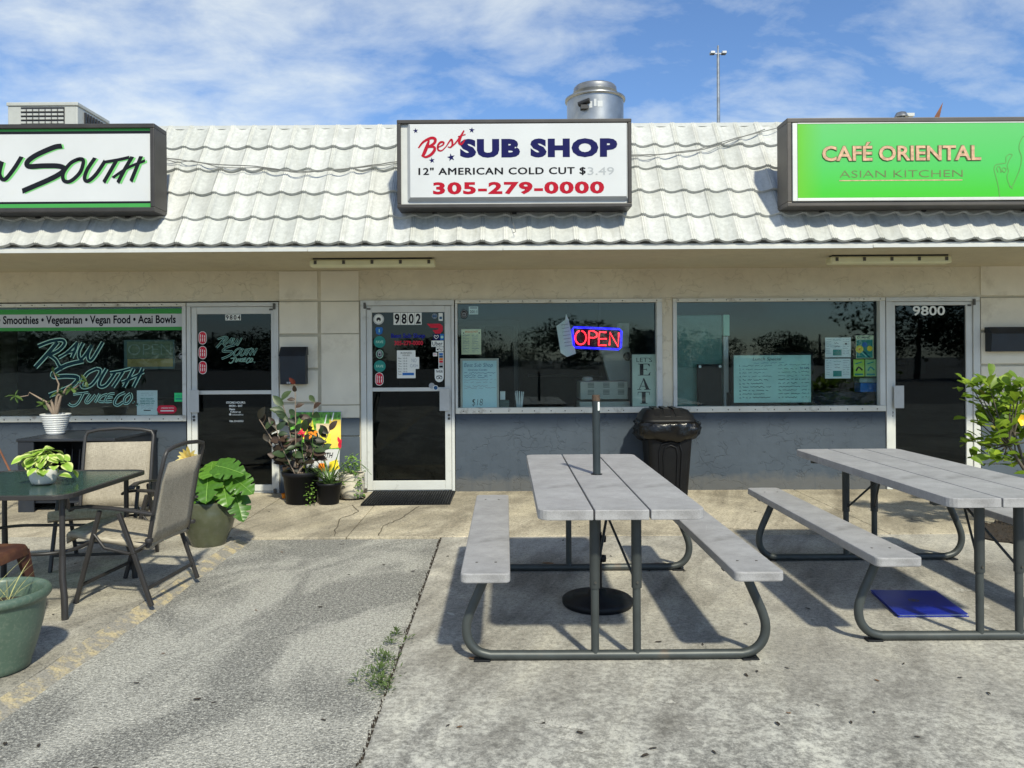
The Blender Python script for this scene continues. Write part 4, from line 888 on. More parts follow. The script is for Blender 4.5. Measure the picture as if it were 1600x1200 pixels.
b = MB(); a = np_(515, 290); b.tube([(a[0], NY+.01, a[2]), (a[0]+.01, NY+.01, Z(478, NY))], .003, m_dark, 6); b.build('hanging_chain', ns)
# counter, slicer, straw holder, till
def thing1(name, lab, cat, loc, group=None): return tag(empty(name, loc), lab, cat, group)
m_greyp = mat('putty_plastic', (0.42, 0.44, 0.36, 1), 0.5); m_greyd = mat('putty_dark', (0.12, 0.13, 0.12, 1), 0.6)
ct = thing1('shop_counter', 'dark counter just inside the middle window', 'counter', (FX(870), FY+.75, 0))
b = MB(); b.box(FX(716), FX(1030), FY+.21, FY+.95, 0.004, .78, m_innerd); b.build('cabinet', ct); b = MB(); b.box(FX(716), FX(1030), FY+.205, FY+.97, .781, .81, m_greyd); b.build('worktop', ct)
o = thing1('putty_machine', 'putty coloured machine with vent slots on the counter in the middle window', 'machine', (X(945, 8.55), 8.7, .812))
y = 8.6; b = MB(); b.box(X(906.5, y), X(981, y), y, y+.4, Z(625, y), Z(597, y), m_greyp); b.build('casing', o, bevel=.006)
b = MB(); b.box(X(905, y), X(984, y), y-.01, y+.38, .812, Z(628.5, y), m_greyp); b.build('base', o, bevel=.006)
for cxx in (923, 947, 970):
    for ry in (599, 610):
        for k in range(4): b = MB(); b.box(X(cxx-5, y), X(cxx+5, y), y-.006, y-.001, Z(ry+1+k*2.1, y), Z(ry+k*2.1, y), m_greyd); b.build('vent_slot', o)
b = MB(); b.lathe([(.06, 0), (.065, .02), (.05, .045), (0, .05)], (X(920, y), y+.15, Z(596.5, y)), m_greyp, 18); b.build('knob', o)
o = thing1('meat_slicer', 'pale slicing machine leaning back behind the putty machine', 'machine', (X(965, 9.0), 9.1, .812))
y = 9.0; b = MB(); pts = [(X(937, y), Z(545, y)), (X(985, y), Z(545, y)), (X(985, y), Z(608, y)), (X(955, y), Z(608, y))]
n = 4; b.add([(p[0], y, p[1]) for p in pts]+[(p[0], y+.12, p[1]) for p in pts], [(0, 1, 2, 3), (7, 6, 5, 4)]+[(i, i+4, (i+1) % 4+4, (i+1) % 4) for i in range(4)], m_greyp); b.build('guard_plate', o, bevel=.01)
b = MB(); b.box(X(966, y), X(983, y), y-.02, y+.1, Z(544, y), Z(506, y), m_greyp); b.build('column', o, bevel=.01)
b = MB(); b.lathe([(.05, 0), (.05, .05), (0, .05)], (0, 0, 0), m_dark, 16); b.v = [(X(980, y)+p[0], y-.01-p[2], Z(558, y)+p[1]) for p in b.v]; b.build('knob', o)
b = MB(); b.box(X(950, y), X(1000, y), y-.05, y+.4, .812, .86, m_greyd); b.box(X(978, y), X(984, y), y, y+.1, .86, Z(608, y)+.01, m_greyd); b.build('base', o)
o = thing1('straw_holder', 'cup of white wrapped straws by the sill of the middle window', 'straw holder', (X(811.5), 8.46, .812))
b = MB(); b.lathe([(.035, .812), (.045, .90)], (X(811.5), 8.46, 0), m_greyd, 14); b.build('cup', o)
for k in range(12):
    a = 2*pi*k/12; b = MB(); b.tube([(X(811.5)+.02*cos(a), 8.46+.02*sin(a), .83), (X(811.5)+.045*cos(a), 8.46+.045*sin(a), 1.03+random.uniform(0, .05))], .006, m_paper, 5); b.build('straw', o)
o = thing1('paper_cup_stack', 'small pale box beside the whiteboard on the sill', 'box', (X(784), 8.45, .81)); b = MB(); b.box(X(781), X(789), 8.42, 8.48, Z(625), Z(612), m_paper); b.build('carton', o); b = MB(); b.box(X(780), X(795), 8.41, 8.50, .812, Z(626)+.0, mat('green_tin', (.07, .11, .09, 1), .5)); b.build('tin', o)
# far interior shapes of the sub shop
o = thing1('glass_door_fridge', 'dim upright fridge at the back of the middle shop', 'fridge', (FX(770), 11.5, 0)); b = MB(); b.box(-.9, .2, 11.2, 11.9, .004, 2.0, mat('fridge_body', (.035, .05, .055, 1), .5)); b.build('body', o, bevel=.02); b = MB(); b.box(-.82, -.38, 11.18, 11.199, .2, 1.9, m_innerd); b.build('fridge_door', o); b = MB(); b.box(-.30, .12, 11.18, 11.199, .2, 1.9, m_innerd); b.build('fridge_door', o)
o = thing1('wall_shelf', 'long dim shelf with stacked boxes in the middle shop', 'shelf', (1.0, 13.8, 1.2)); 
for z in (1.1, 1.5, 1.9):
    b = MB(); b.box(.4, 2.6, 13.5, 13.98, z, z+.03, m_greyd); b.build('board', o)
# café interior
m_tealw = mat('teal_cabinet', (0.075, 0.20, 0.165, 1), 0.4, var=.2)
o = thing1('teal_cooler', 'teal panelled cabinet behind the left of the café window', 'cabinet', (X(1095, 8.6), 8.9, 0)); y = 8.6
b = MB(); b.box(X(1045, y)+.0, X(1129, y), y, y+.6, .004, Z(494, y), m_tealw); b.build('cabinet_body', o, bevel=.01)
b = MB(); b.box(X(1129.5, y), X(1137, y), y-.03, y+.02, .2, Z(528, y), m_alu); b.build('door_edge', o)
b = MB(); b.box(X(1129.5, y), X(1139, y), y-.035, y+.02, Z(527, y), Z(494, y), m_mint); b.build('hinge_cover', o, bevel=.006)
o = thing1('black_monitor', 'black panel with two round white knobs in front of the teal cabinet', 'panel', (X(1108, 8.5), 8.5, .8)); y = 8.5
b = MB(); b.box(X(1090, y), X(1128, y), y, y+.05, Z(636, y), Z(571, y), m_gap); b.build('screen', o, bevel=.004)
for x in (1093.5, 1125): b = MB(); b.disc(X(x, y), Z(574.5, y), .016, y-.006, m_paper, 14); b.build('knob', o)
def wb2(b, Y):
    b.text('Lunch Special', X(1176, Y), X(1221, Y), Z(567, Y), Z(561, Y), Y, m_ink, shear=.2); scrib(b, Y, 1178, 1225, 569.5, m_bluei, .7)
    for k in range(10): 
        y_ = 574+k*5.6; scrib(b, Y, 1160, 1206-(k % 3)*6, y_-k*.1, m_ink, .9, .005 if k > 3 else .0035, 1.3); b.text('%d.' % (k+1), X(1155, Y), X(1158, Y), Z(y_+1.4, Y), Z(y_-1.4, Y), Y, m_ink)
        scrib(b, Y, 1216, 1250-(k % 2)*5, y_-1, m_ink, .9, .005 if k > 3 else .0035, 1.3); scrib(b, Y, 1252, 1264, y_-1.5, m_ink, .8, .004, 1.2)
    b.text('$14.95', X(1250, Y), X(1264, Y), Z(580, Y), Z(576, Y), Y, m_bluei)
panel('whiteboard', 1146, 1267, 557.5, 631.5, mat('mint_board', (.42, .66, .59, 1), .3), 'large mint tinted whiteboard of handwritten lunch specials in the café window', 'whiteboard', fn=wb2, frame=(m_gap, .024))
def notice(yo):
    def f(b, Y):
        b.rect(X(1301.5, Y), X(1315, Y), Z(yo+28, Y), Z(yo+19, Y), Y, m_teal)
        for k in range(7): scrib(b, Y, 1291, 1299, yo+3+k*3.6, m_grayink, .4, .004, 1.2); scrib(b, Y, 1317, 1327, yo+3+k*3.6, m_grayink, .4, .004, 1.2)
        scrib(b, Y, 1302, 1314, yo+4, m_teal, .5); scrib(b, Y, 1304, 1312, yo+9, m_ink, 1.2); scrib(b, Y, 1304, 1312, yo+14, m_ink, .8)
        if yo < 540: b.disc(X(1322, Y), Z(yo+10, Y), .012, Y-.0004, m_ink, 8)
    return f
panel('notice', 1289.5, 1329.5, 530.5, 561.5, m_paper, 'upper white notice with a teal picture in the café window', 'notice', fn=notice(530.5))
panel('notice', 1289, 1329, 563.5, 594.5, m_paper, 'lower white notice with a teal picture in the café window', 'notice', fn=notice(563.5))
def fly1(b, Y):
    b.rect(X(1338.5, Y), X(1363.5, Y), Z(562.5, Y), Z(534, Y), Y, m_teal); b.disc(X(1343, Y), Z(549, Y), .042, Y-.0004, m_yel, 16); b.disc(X(1359, Y), Z(548, Y), .03, Y-.0004, m_yel, 16)
    b.disc(X(1351.5, Y), Z(542, Y), .028, Y-.0004, m_blue, 12); b.stroke([(X(1349, Y), Z(552, Y)), (X(1359, Y), Z(562, Y))], .009, Y-.0008, m_navy, 1); b.stroke([(X(1346, Y), Z(553, Y)), (X(1354, Y), Z(561, Y))], .007, Y-.0008, m_mint, 1); b.disc(X(1343, Y), Z(549, Y), .012, Y-.0008, m_orange, 8)
    b.text('COMING', X(1339.5, Y), X(1360, Y), Z(532.5, Y), Z(528.8, Y), Y, m_ink, bold=.02)
panel('flyer', 1337.5, 1365, 527.5, 563.5, mat('sand_paper', (.55, .62, .38, 1), .5), 'flyer with yellow circles on teal in the café window', 'flyer', fn=fly1)
def fly2(x0, m):
    def f(b, Y):
        b.stroke([(X(x0+3, Y), Z(572, Y)), (X(x0+13, Y), Z(569, Y))], .012, Y, m_teal, 1); b.stroke([(X(x0+4, Y), Z(583, Y)), (X(x0+8, Y), Z(577, Y)), (X(x0+14, Y), Z(582, Y))], .018, Y, m, 3); b.rect(X(x0+2, Y), X(x0+15, Y), Z(590, Y), Z(587, Y), Y, m_teal)
    return f
panel('flyer', 1333.5, 1350.5, 565, 591.5, m_lime, 'left lime green flyer with a picnic drawing in the café window', 'flyer', fn=fly2(1333.5, m_ink)); panel('flyer', 1352, 1370, 565, 591.5, mat('leaf_paper', (.30, .52, .22, 1), .5), 'right green flyer with a bowl drawing in the café window', 'flyer', fn=fly2(1352, m_teal))
o = thing1('plastic_box', 'blue plastic box with a clear lid at the corner of the café window', 'box', (X(1357, 8.45), 8.5, Z(616, 8.45))); y = 8.44
b = MB(); b.box(X(1344, y), X(1371, y), y, y+.15, Z(616, y), Z(602, y), m_blue); b.build('tub', o, bevel=.006)
b = MB(); b.box(X(1342.5, y), X(1371.5, y), y-.004, y+.15, Z(601.5, y), Z(593.5, y), mat('clear_lid', (.28, .38, .40, 1), .2)); b.build('lid', o, bevel=.01)
b = MB(); b.box(X(1140, y), X(1376, y), y, y+.5, .72, Z(616.3, y), m_innerd); b.build('shelf_body', bld)
# left shop interior
o = thing1('open_sign', 'unlit OPEN light box with a yellow lower band in the left window', 'sign', (X(233, 8.5), 8.5, Z(571, 8.5))); y = 8.46
b = MB(); b.box(X(193.5, y), X(272.5, y), y+.005, y+.04, Z(573, y), Z(527.5, y), mat('dim_green_case', (.05, .10, .09, 1), .5)); b.build('case', o)
b = MB(); b.rect(X(198, y), X(270, y), Z(556, y), Z(530, y), y+.002, mat('olive_face', (.11, .15, .075, 1), .5)); b.rect(X(199, y), X(270, y), Z(569.5, y), Z(557, y), y+.001, mat('ochre_face', (.28, .21, .05, 1), .5)); b.build('face', o)
b = MB(); b.text('OPEN', X(200, y), X(268, y), Z(551, y), Z(534, y), y-.001, mat('dull_letter', (.16, .22, .16, 1), .5), bold=-.01); b.build('lettering', o)
def hrs(b, Y):
    for k, (t, a, c) in enumerate((('WHY HANGRY', 219, 240), ('WHEN YOU CAN', 218, 241), ('GRAB AND GO', 219, 240))): b.text(t, X(a, Y), X(c, Y), Z(621+k*3.6, Y), Z(618.4+k*3.6, Y), Y, m_teal, bold=.02)
    for yy in (611, 614, 630, 632.5, 635): scrib(b, Y, 220, 239, yy, m_grayink, .3, .003, 1.2)
    b.rect(X(224, Y), X(235, Y), Z(638.5, Y), Z(637, Y), Y, m_ink)
panel('notice', 213.5, 245.5, 606.5, 645, m_paper, 'pale notice sheet at the bottom right of the left window', 'notice', fn=hrs)
b = MB()
pts = [(FX(248+6*cos(R(a))) if 0 else FX(248)+.045*cos(R(a)), FZ(637)+.045*sin(R(a))) for a in range(90, 271, 20)]+[(FX(266)+.045*cos(R(a)), FZ(637)+.045*sin(R(a))) for a in range(-90, 91, 20)]
b.poly(pts, FY+.0488, m_redi); b.text('ORDER WITH', FX(248), FX(268), FZ(636), FZ(633.5), FY+.0482, m_paper); b.rect(FX(247), FX(268), FZ(640), FZ(638.3), FY+.0482, m_paper); b.build('sticker', win_l, label='red oblong sticker')
b = MB(); b.rect(FX(269), FX(285.4), FZ(625), FZ(611), FY+.0488, m_greens); b.text('PUSH TO', FX(271), FX(283.5), FZ(617), FZ(614.5), FY+.0482, m_teal); b.rect(FX(271), FX(283.5), FZ(621.5), FZ(619.5), FY+.0482, m_teal); b.build('sticker', win_l, label='bright green sticker')
o = thing1('interior_shelf', 'wooden counter front inside the left window', 'counter', (FX(200), 9.5, 0)); b = MB(); b.box(FX(110, 9.4), FX(255, 9.4), 9.4, 10, .004, Z(622, 9.4), mat('dim_wood', (.12, .07, .035, 1), .6)); b.build('front', o)
o = thing1('menu_board', 'green and red menu board deep inside door 9800', 'menu board', (X(1430, 9), 9, 1.2)); y = 9.4
b = MB(); b.box(X(1418, y), X(1446, y), y, y+.03, Z(588, y), Z(548, y), mat('deep_green', (.01, .12, .06, 1), .5)); b.build('board', o)
b = MB(); b.box(X(1444, y), X(1484, y), y+.1, y+.13, Z(608, y), Z(513, y), m_gap); b.build('panel', o)
# ------------------------------------------------------------------ picnic tables
def rrect(x0, x1, y0, y1, rs, n=5):
    pts = []
    for (cx, cy, a0, r) in ((x1, y1, 0, rs[0]), (x0, y1, 90, rs[1]), (x0, y0, 180, rs[2]), (x1, y0, 270, rs[3])):
        sxx = 1 if cx == x1 else -1; syy = 1 if cy == y1 else -1
        if r <= 0: pts.append((cx, cy)); continue
        for k in range(n+1): a = R(a0+90*k/n); pts.append((cx-sxx*r+r*cos(a), cy-syy*r+r*sin(a)))
    return pts
def prism(b, pts, z0, z1, m, smooth=False):
    n = len(pts); b.add([(x, y, z0) for x, y in pts]+[(x, y, z1) for x, y in pts], [tuple(range(n))[::-1], tuple(range(n, 2*n))]+[(i, (i+1) % n, n+(i+1) % n, n+i) for i in range(n)], m)
def scratch(t, v, base, col, amt):
    for k, (ro, sc) in enumerate(((14, (90, 3, 3)), (-31, (70, 2.5, 3)), (70, (80, 3, 3)))):
        s1 = t.n('ShaderNodeMapping'); s1.inputs['Rotation'].default_value = (0, 0, R(ro)); t.l(v, s1.inputs[0]); s2 = t.n('ShaderNodeMapping'); s2.inputs['Scale'].default_value = sc; t.l(s1.outputs[0], s2.inputs[0])
        base = t.mix(t.math('MULTIPLY', t.ramp(t.noise(s2.outputs[0], 1.0, 2, .5), [(.70, 0.0), (.74, 1.0)]), amt), base, col)
    return base
def plastic_top():
    t = NT('grey_table_plastic'); v = t.coord('obj'); g1 = t.noise(v, 6, 7, 0.7); st = t.noise(v, 2.6, 4, 0.5, 0.8); f = t.noise(v, 220, 2); gr = t.noise(t.coord('obj', (6, 70, 6)), 3, 4)
    oi = t.n('ShaderNodeObjectInfo')
    base = t.ramp(g1, [(0.3, (0.27, 0.265, 0.272, 1)), (0.7, (0.39, 0.385, 0.392, 1))])
    base = t.mix(t.math('MULTIPLY', t.ramp(st, [(0.57, 0.0), (0.70, 1.0)]), 0.6), base, (0.15, 0.145, 0.14, 1))
    base = scratch(t, v, base, (.52, .51, .50, 1), .35); blot = t.noise(t.coord('obj', (1, 1.6, 1)), 13, 6, .75); base = t.mix(t.math('MULTIPLY', t.ramp(blot, [(.52, 0.0), (.68, 1.0)]), .4), base, (.20, .195, .19, 1))
    base = t.mix(1.0, base, t.ramp(f, [(0.3, 0.8), (0.6, 1.0)]), 'MULTIPLY')
    t.col(base); t.p(0.55, 0, 0.35); t.bump(t.math('ADD', f, t.math('MULTIPLY', gr, 0.5)), 0.25, 0.002); return t.m
m_top = plastic_top()
m_tube = mat('grey_green_tube', (0.050, 0.058, 0.058, 1), 0.45, 0.2, var=0.2, vs=8, bump=.05, dirt=((0.17, 0.10, 0.05, 1), 0.35, 7, 0.60))
m_sleeve = mat('tube_sleeve', (0.040, 0.046, 0.046, 1), 0.5, 0.2, var=0.2, dirt=((0.22, 0.11, 0.04, 1), 0.5, 9, 0.62))
def picnic():
    o = tag(empty('picnic_table'), 'x', 'picnic table', 'grey picnic tables'); L = .99; W = .378; T = .76
    bx = [(-W, -W/3-.004), (-W/3+.004, W/3-.004), (W/3+.004, W)]
    for i, (a, c) in enumerate(bx):
        rs = (0.055 if i == 2 else .004, .055 if i == 0 else .004, .055 if i == 0 else .004, .055 if i == 2 else .004)
        b = MB(); prism(b, rrect(a, c, -L, L, rs), T-.046, T, m_top); b.build('top_board', o, bevel=.006)
    for s in (-1, 1):
        b = MB(); a, c = sorted((s*.505, s*.73)); prism(b, rrect(a, c, -L, L, (.028,)*4), .478-.045, .478, m_top); b.build('bench', o, bevel=.007)
    for s in (-1, 1):
        for e in (-1, 1):
            for dx in (-.045, .045):
                b = MB(); b.lathe([(.007, .4782), (.006, .4798), (0, .4802)], (s*.6175+dx, e*.80, 0), m_screw, 8); b.build('bolt', o)
    U = [(-.610, .432), (-.650, .34), (-.700, .225), (-.716, .155), (-.703, .09), (-.660, .043), (-.60, .025)]
    def cr(q):
        out = []
        for i in range(len(q)-1):
            a = q[max(i-1, 0)]; b_ = q[i]; c = q[i+1]; d = q[min(i+2, len(q)-1)]
            for k in range(4):
                t = k/4; out.append(tuple(.5*((2*b_[j])+(c[j]-a[j])*t+(2*a[j]-5*b_[j]+4*c[j]-d[j])*t*t+(3*b_[j]-a[j]-3*c[j]+d[j])*t**3) for j in (0, 1)))
        return out+[q[-1]]
    U = cr(U)
    for y in (-.765, .765):
        pts = [(x, y, z) for x, z in U]; pts += [(-.3, y, .024), (0, y, .024), (.3, y, .024)]; pts += [(-x, y, z) for x, z in U[::-1]]
        b = MB(); b.tube(pts, .0225, m_tube, 12); b.build('ground_tube', o)
        for s in (-1, 1):
            b = MB(); b.tube([(s*.1, y, .03), (s*.1, y, .36)], .0195, m_tube, 12); b.tube([(s*.1, y, .345), (s*.1, y, .713)], .0245, m_sleeve, 12)
            b.tube([(s*.1, y-.03, .375), (s*.1, y+.03, .375)], .006, m_screw, 8); b.build('leg', o)
            b = MB(); b.box(s*.64-.04, s*.64+.04, y-.025, y+.025, 0, .009, m_black); b.build('foot_pad', o, bevel=.003)
            b = MB(); b.box(min(s*.51, s*.72), max(s*.51, s*.72), y-.02, y+.02, .425, .4325, m_tube); b.build('bench_bracket', o)
            b = MB(); d = -1 if y > 0 else 1; b.tube([(s*.095, y+d*.01, .375), (0, y+d*.30, .63)], .007, m_sleeve, 6); b.build('brace', o)
        b = MB(); d = -1 if y > 0 else 1; b.tube([(0, y+d*.29, .63), (0, y+d*.45, .713)], .008, m_sleeve, 6); b.lathe([(0, -.02), (.018, -.012), (.018, .012), (0, .02)], (0, y+d*.30, .63), m_sleeve, 8); b.build('brace_hub', o)
        b = MB(); b.box(-.34, .34, y-.022, y+.022, .688, .7135, m_sleeve); b.build('cross_bar', o)
    return o
pt1 = picnic(); pt1.location = (.52, 4.44, 0); pt1['label'] = 'grey picnic table with an umbrella pole through its top, in front of the middle window'
pt2 = dup(pt1, (2.50, 4.665, 0), 0, 'grey plank picnic table without a pole, standing over the blue folder')
us = tag(empty('umbrella_stand', (.53, 4.5, 0)), 'black umbrella pole on a round base standing through the picnic table', 'umbrella stand')
b = MB(); b.lathe([(0, .0), (.20, .0), (.207, .012), (.207, .032), (.195, .042), (.150, .047), (.145, .055), (.06, .060), (.045, .09), (0, .09)], (.53, 4.5, 0), m_black, 40); b.build('base', us)
b = MB(); b.tube([(.53, 4.5, .08), (.53, 4.5, .42)], .027, m_black, 14); b.build('sleeve', us)
for z in (.27, .385): b = MB(); b.lathe([(0, -.02), (.018, -.018), (.02, 0), (.018, .018), (0, .02)], (.562, 4.49, z), m_black, 10); b.build('knob', us)
b = MB(); b.tube([(.53, 4.5, .40), (.53, 4.5, .78), (.528, 4.5, 1.19)], .0225, mat('pole_paint', (.03, .04, .045, 1), .4, .3, var=.3, dirt=((.1, .06, .03, 1), .5, 12, .6)), 16); b.build('pole', us)
b = MB(); b.tube([(.528, 4.5, 1.19), (.528, 4.5, 1.225)], .0235, mat('dull_rust', (.07, .045, .03, 1), .8, var=.4, vs=60), 16); b.build('rusty_tip', us)
b = MB(); vs = [(.528+.0232*cos(R(a)), 4.5+.0232*sin(R(a)), z) for a in (-70, -50, -30) for z in (1.135, 1.185)]; b.add(vs, [(0, 2, 3, 1), (2, 4, 5, 3)], m_paper); vs = [(.53+.0276*cos(R(a)), 4.5+.0276*sin(R(a)), z) for a in (-110, -90, -70) for z in (.10, .15)]; b.add(vs, [(0, 2, 3, 1), (2, 4, 5, 3)], m_paper); b.build('sticker', us)
b = MB(); b.lathe([(.0235, .7605), (.034, .7605), (.034, .763), (.0235, .764)], (.529, 4.5, 0), m_black, 18); b.build('grommet', us)
# blue folder
fo = tag(empty('blue_folder', (2.43, 4.5, 0)), 'flat shiny blue folder lying on the concrete under the right picnic table', 'folder')
m_bluef = mat('blue_cover', (0.006, 0.018, 0.26, 1), 0.28, var=.15, vs=5, bump=.1, bs=20)
c4 = [G(1360, 926), G(1462, 927), G(1513, 964), G(1402, 965)]
b = MB(); prism(b, c4[::-1], .013, .018, m_bluef); b.build('cover', fo, bevel=.002)
b = MB(); prism(b, [(x+.004, y) for x, y in c4[::-1]], .0005, .005, m_bluef); b.build('back_cover', fo)
b = MB(); cc = (sum(p[0] for p in c4)/4, sum(p[1] for p in c4)/4); prism(b, [(cc[0]+(x-cc[0])*.96+.008, cc[1]+(y-cc[1])*.96) for x, y in c4[::-1]], .0055, .0125, m_paper); b.build('pages', fo)
b = MB(); b.lathe([(.03, .0188), (.026, .0195), (.022, .0188)], (cc[0]-.01, cc[1]+.02, 0), mat('gold_print', (.16, .13, .05, 1), .4, .5), 16, sy=.9); b.lathe([(.012, .0188), (0, .0192)], (cc[0]-.01, cc[1]+.02, 0), bpy.data.materials['gold_print'], 10); b.build('emblem', fo)
# ------------------------------------------------------------------ rubbish bin
def loft(b, rings, m, smooth=True, cap0=False, cap1=False):
    n = len(rings[0]); vs = [p for r in rings for p in r]
    b.add(vs, [(i*n+k, i*n+(k+1) % n, (i+1)*n+(k+1) % n, (i+1)*n+k) for i in range(len(rings)-1) for k in range(n)], m, smooth)
    if cap0: b.add(rings[0], [tuple(range(n))[::-1]], m)
    if cap1: b.add(rings[-1], [tuple(range(n))], m)
def ring(cx, cy, w_, d_, r, z, n=6): return [(cx+x, cy+y, z) for x, y in rrect(-w_/2, w_/2, -d_/2, d_/2, (r,)*4, n)]
tx, ty_ = 1.655, 7.93
bin_ = tag(empty('rubbish_bin', (tx, ty_, 0)), 'black plastic rubbish bin with a bin bag folded over its rim, against the slate wall', 'bin')
m_bin = mat('bin_plastic', (0.005, 0.0055, 0.007, 1), 0.5, spec=.25, var=.2, bump=.1)
b = MB(); loft(b, [ring(tx, ty_, .36, .33, .05, 0.0), ring(tx, ty_, .37, .34, .05, .02), ring(tx, ty_, .47, .43, .07, .72)], m_bin, True, True); b.build('body', bin_)
b = MB()
def fy(z): return ty_-(.17+(.215-.17)*z/.72)-.004
arch = [(-.10, .12), (-.115, .48), (-.09, .56), (0, .585), (.09, .56), (.115, .48), (.10, .12)]
b.tube([(tx+x, fy(z), z) for x, z in arch], .011, m_bin, 8); b.tube([(tx+x*.62, fy(z), .12+(z-.12)*.93) for x, z in arch], .009, m_bin, 8); b.build('handle_arch', bin_)
b = MB(); random.seed(5); rings = []; nn = 72
for j, (z, e) in enumerate([(.80, .045), (.785, .075), (.765, .10), (.74, .092), (.715, .105), (.69, .095), (.66, .10), (.635, .08), (.61, .06), (.595, .03), (.60, .01)]):
    r = []
    for k in range(nn):
        a = 2*pi*k/nn; q = 1/max(abs(cos(a))**4+abs(sin(a))**4, .01)**.25
        ru = .008*sin(k*1.3+j*.5+1.5*sin(k*.2))+.010*sin(k*.47+j*.7)+random.uniform(-.005, .005)
        rad = (.225+e)*q**.8+ru; zz_ = z+(.012*sin(k*.31+.5)+.008*sin(k*.83+1))*(1 if j > 3 else .3); r.append((tx+rad*cos(a)*1.0, ty_+rad*sin(a)*.88, zz_))
    rings.append(r)
m_bag = mat('bin_bag', (0.006, 0.006, 0.007, 1), 0.22, var=.1, bump=.5, bs=30, spec=.6)
tbg = NT('creased_bin_bag'); tv = tbg.coord('obj', (1, 1, .6)); tbg.col((.003, .003, .0035, 1)); tbg.p(.26, 0, .45)
tbg.bump(tbg.math('ADD', tbg.vor(tv, 9), tbg.math('MULTIPLY', tbg.noise(tv, 9, 3, .5, 1.6), .8)), .6, .02); m_bag = tbg.m
loft(b, rings, m_bag); b.build('bin_bag', bin_)
b = MB(); loft(b, [ring(tx-.01, ty_, .565, .50, .12, .785), ring(tx-.01, ty_, .57, .505, .12, .803), ring(tx-.01, ty_, .545, .48, .11, .812), ring(tx-.01, ty_+.01, .52, .45, .10, .845), ring(tx-.01, ty_+.03, .43, .34, .07, .90), ring(tx-.01, ty_+.03, .39, .30, .06, .908)], m_bin, True, True, True); b.build('lid', bin_)
for x in (-.15, -.03, .09): b = MB(); b.bar((tx+x*.95, ty_-.215, .835), (tx+x*.8, ty_-.12, .912), .07, .02, m_bin); b.bar((tx+x*.8, ty_-.12, .915), (tx+x*.8, ty_+.16, .918), .06, .014, m_bin); b.build('lid_rib', bin_, bevel=.004)
# ------------------------------------------------------------------ door mat
dm = tag(empty('door_mat', (-.98, 7.87, 0)), 'black perforated rubber mat in front of door 9802', 'door mat')
a, c, d, e = G(567, 769), G(706, 768), G(703, 789), G(560, 791)
b = MB(); x0, x1 = e[0]+.02, d[0]; y0, y1 = e[1], a[1]-.03; prism(b, [(x0, y0), (x1, y0+.03), (x1+.01, y1), (x0+.01, y1)], .0045, .008, m_black)
nx, ny = 34, 13
for i in range(nx+1): x = x0+(x1-x0)*i/nx; b.box(x-.004, x+.004, y0+.03, y1, .008, .016, m_bin)
for j in range(ny+1): y = y0+.03+(y1-y0-.03)*j/ny; b.box(x0, x1, y-.004, y+.004, .0082, .0165, m_bin)
b.build('rubber_grid', dm)
# ------------------------------------------------------------------ glass garden table and folding chairs
m_fr = mat('charcoal_frame', (0.032, 0.030, 0.030, 1), 0.45, 0.15, var=.15)
def gt():
    t = NT('rippled_glass_top'); v = t.coord('pos'); t.col((0.045, 0.085, 0.07, 1)); t.p(0.06, 0, 0.75); t.bump(t.noise(v, 45, 4, .6), .25, .004)
    tr = t.n('ShaderNodeBsdfTransparent'); tr.inputs[0].default_value = (.55, .75, .66, 1); mx = t.n('ShaderNodeMixShader'); mx.inputs[0].default_value = .72
    t.l(tr.outputs[0], mx.inputs[1]); t.l(t.b.outputs[0], mx.inputs[2]); t.l(mx.outputs[0], t.out.inputs[0]); return t.m
m_gt = gt()
tb = tag(empty('glass_table', (-2.85, 4.60, 0)), 'square garden table with rippled green glass top and charcoal frame', 'table')
TX, TY, TH = -2.86, 4.62, .49
def tpts(h, z, r=.10): return [(TX+x, TY+y, z) for x, y in rrect(-h, h, -h, h, (r,)*4, 6)]
b = MB(); loft(b, [tpts(TH-.02, .708, .09), tpts(TH-.02, .714, .09)], m_gt, False, True, True); b.build('glass_top', tb)
b = MB(); loft(b, [tpts(TH-.018, .692, .09), tpts(TH, .694, .10), tpts(TH, .718, .10), tpts(TH-.022, .7185, .085), tpts(TH-.024, .7145, .085)], m_fr, False); b.build('rim', tb, bevel=.002)
for sx_, sy_ in ((1, -1), (1, 1), (-1, -1), (-1, 1)):
    px, py = TX+sx_*.395, TY+sy_*.36
    b = MB(); b.tube([(px, py, .695), (px, py, .42), (px, py, .33)], .0155, m_fr, 10); b.tube([(px, py, .36), (px+sx_*.005, py+sy_*.01, .25), (px+sx_*.03, py+sy_*.035, .14), (px+sx_*.035, py+sy_*.04, 0)], .018, m_fr, 10); b.build('leg', tb)
b = MB(); rr_ = [(TX+x, TY+y, .375) for x, y in rrect(-.41, .41, -.375, .375, (.16,)*4, 5)]; b.tube(rr_, .010, m_fr, 8, closed=True); b.build('stretcher_ring', tb)
def sling():
    t = NT('taupe_sling'); v = t.coord('obj'); a = t.noise(t.coord('obj', (1, 12, 170)), 3, 4, .6); c = t.noise(t.coord('obj', (1, 220, 8)), 3, 4, .6); big = t.noise(v, 5, 4)
    m = t.math('ADD', t.math('MULTIPLY', a, .5), t.math('MULTIPLY', c, .5))
    base = t.ramp(m, [(.36, (.19, .165, .125, 1)), (.5, (.34, .30, .235, 1)), (.64, (.50, .45, .36, 1))]); base = t.mix(1, base, t.ramp(big, [(.3, .85), (.7, 1.08)]), 'MULTIPLY'); t.col(base); t.p(.9, 0, .2); t.bump(m, .3, .003); return t.m
m_sling = sling()
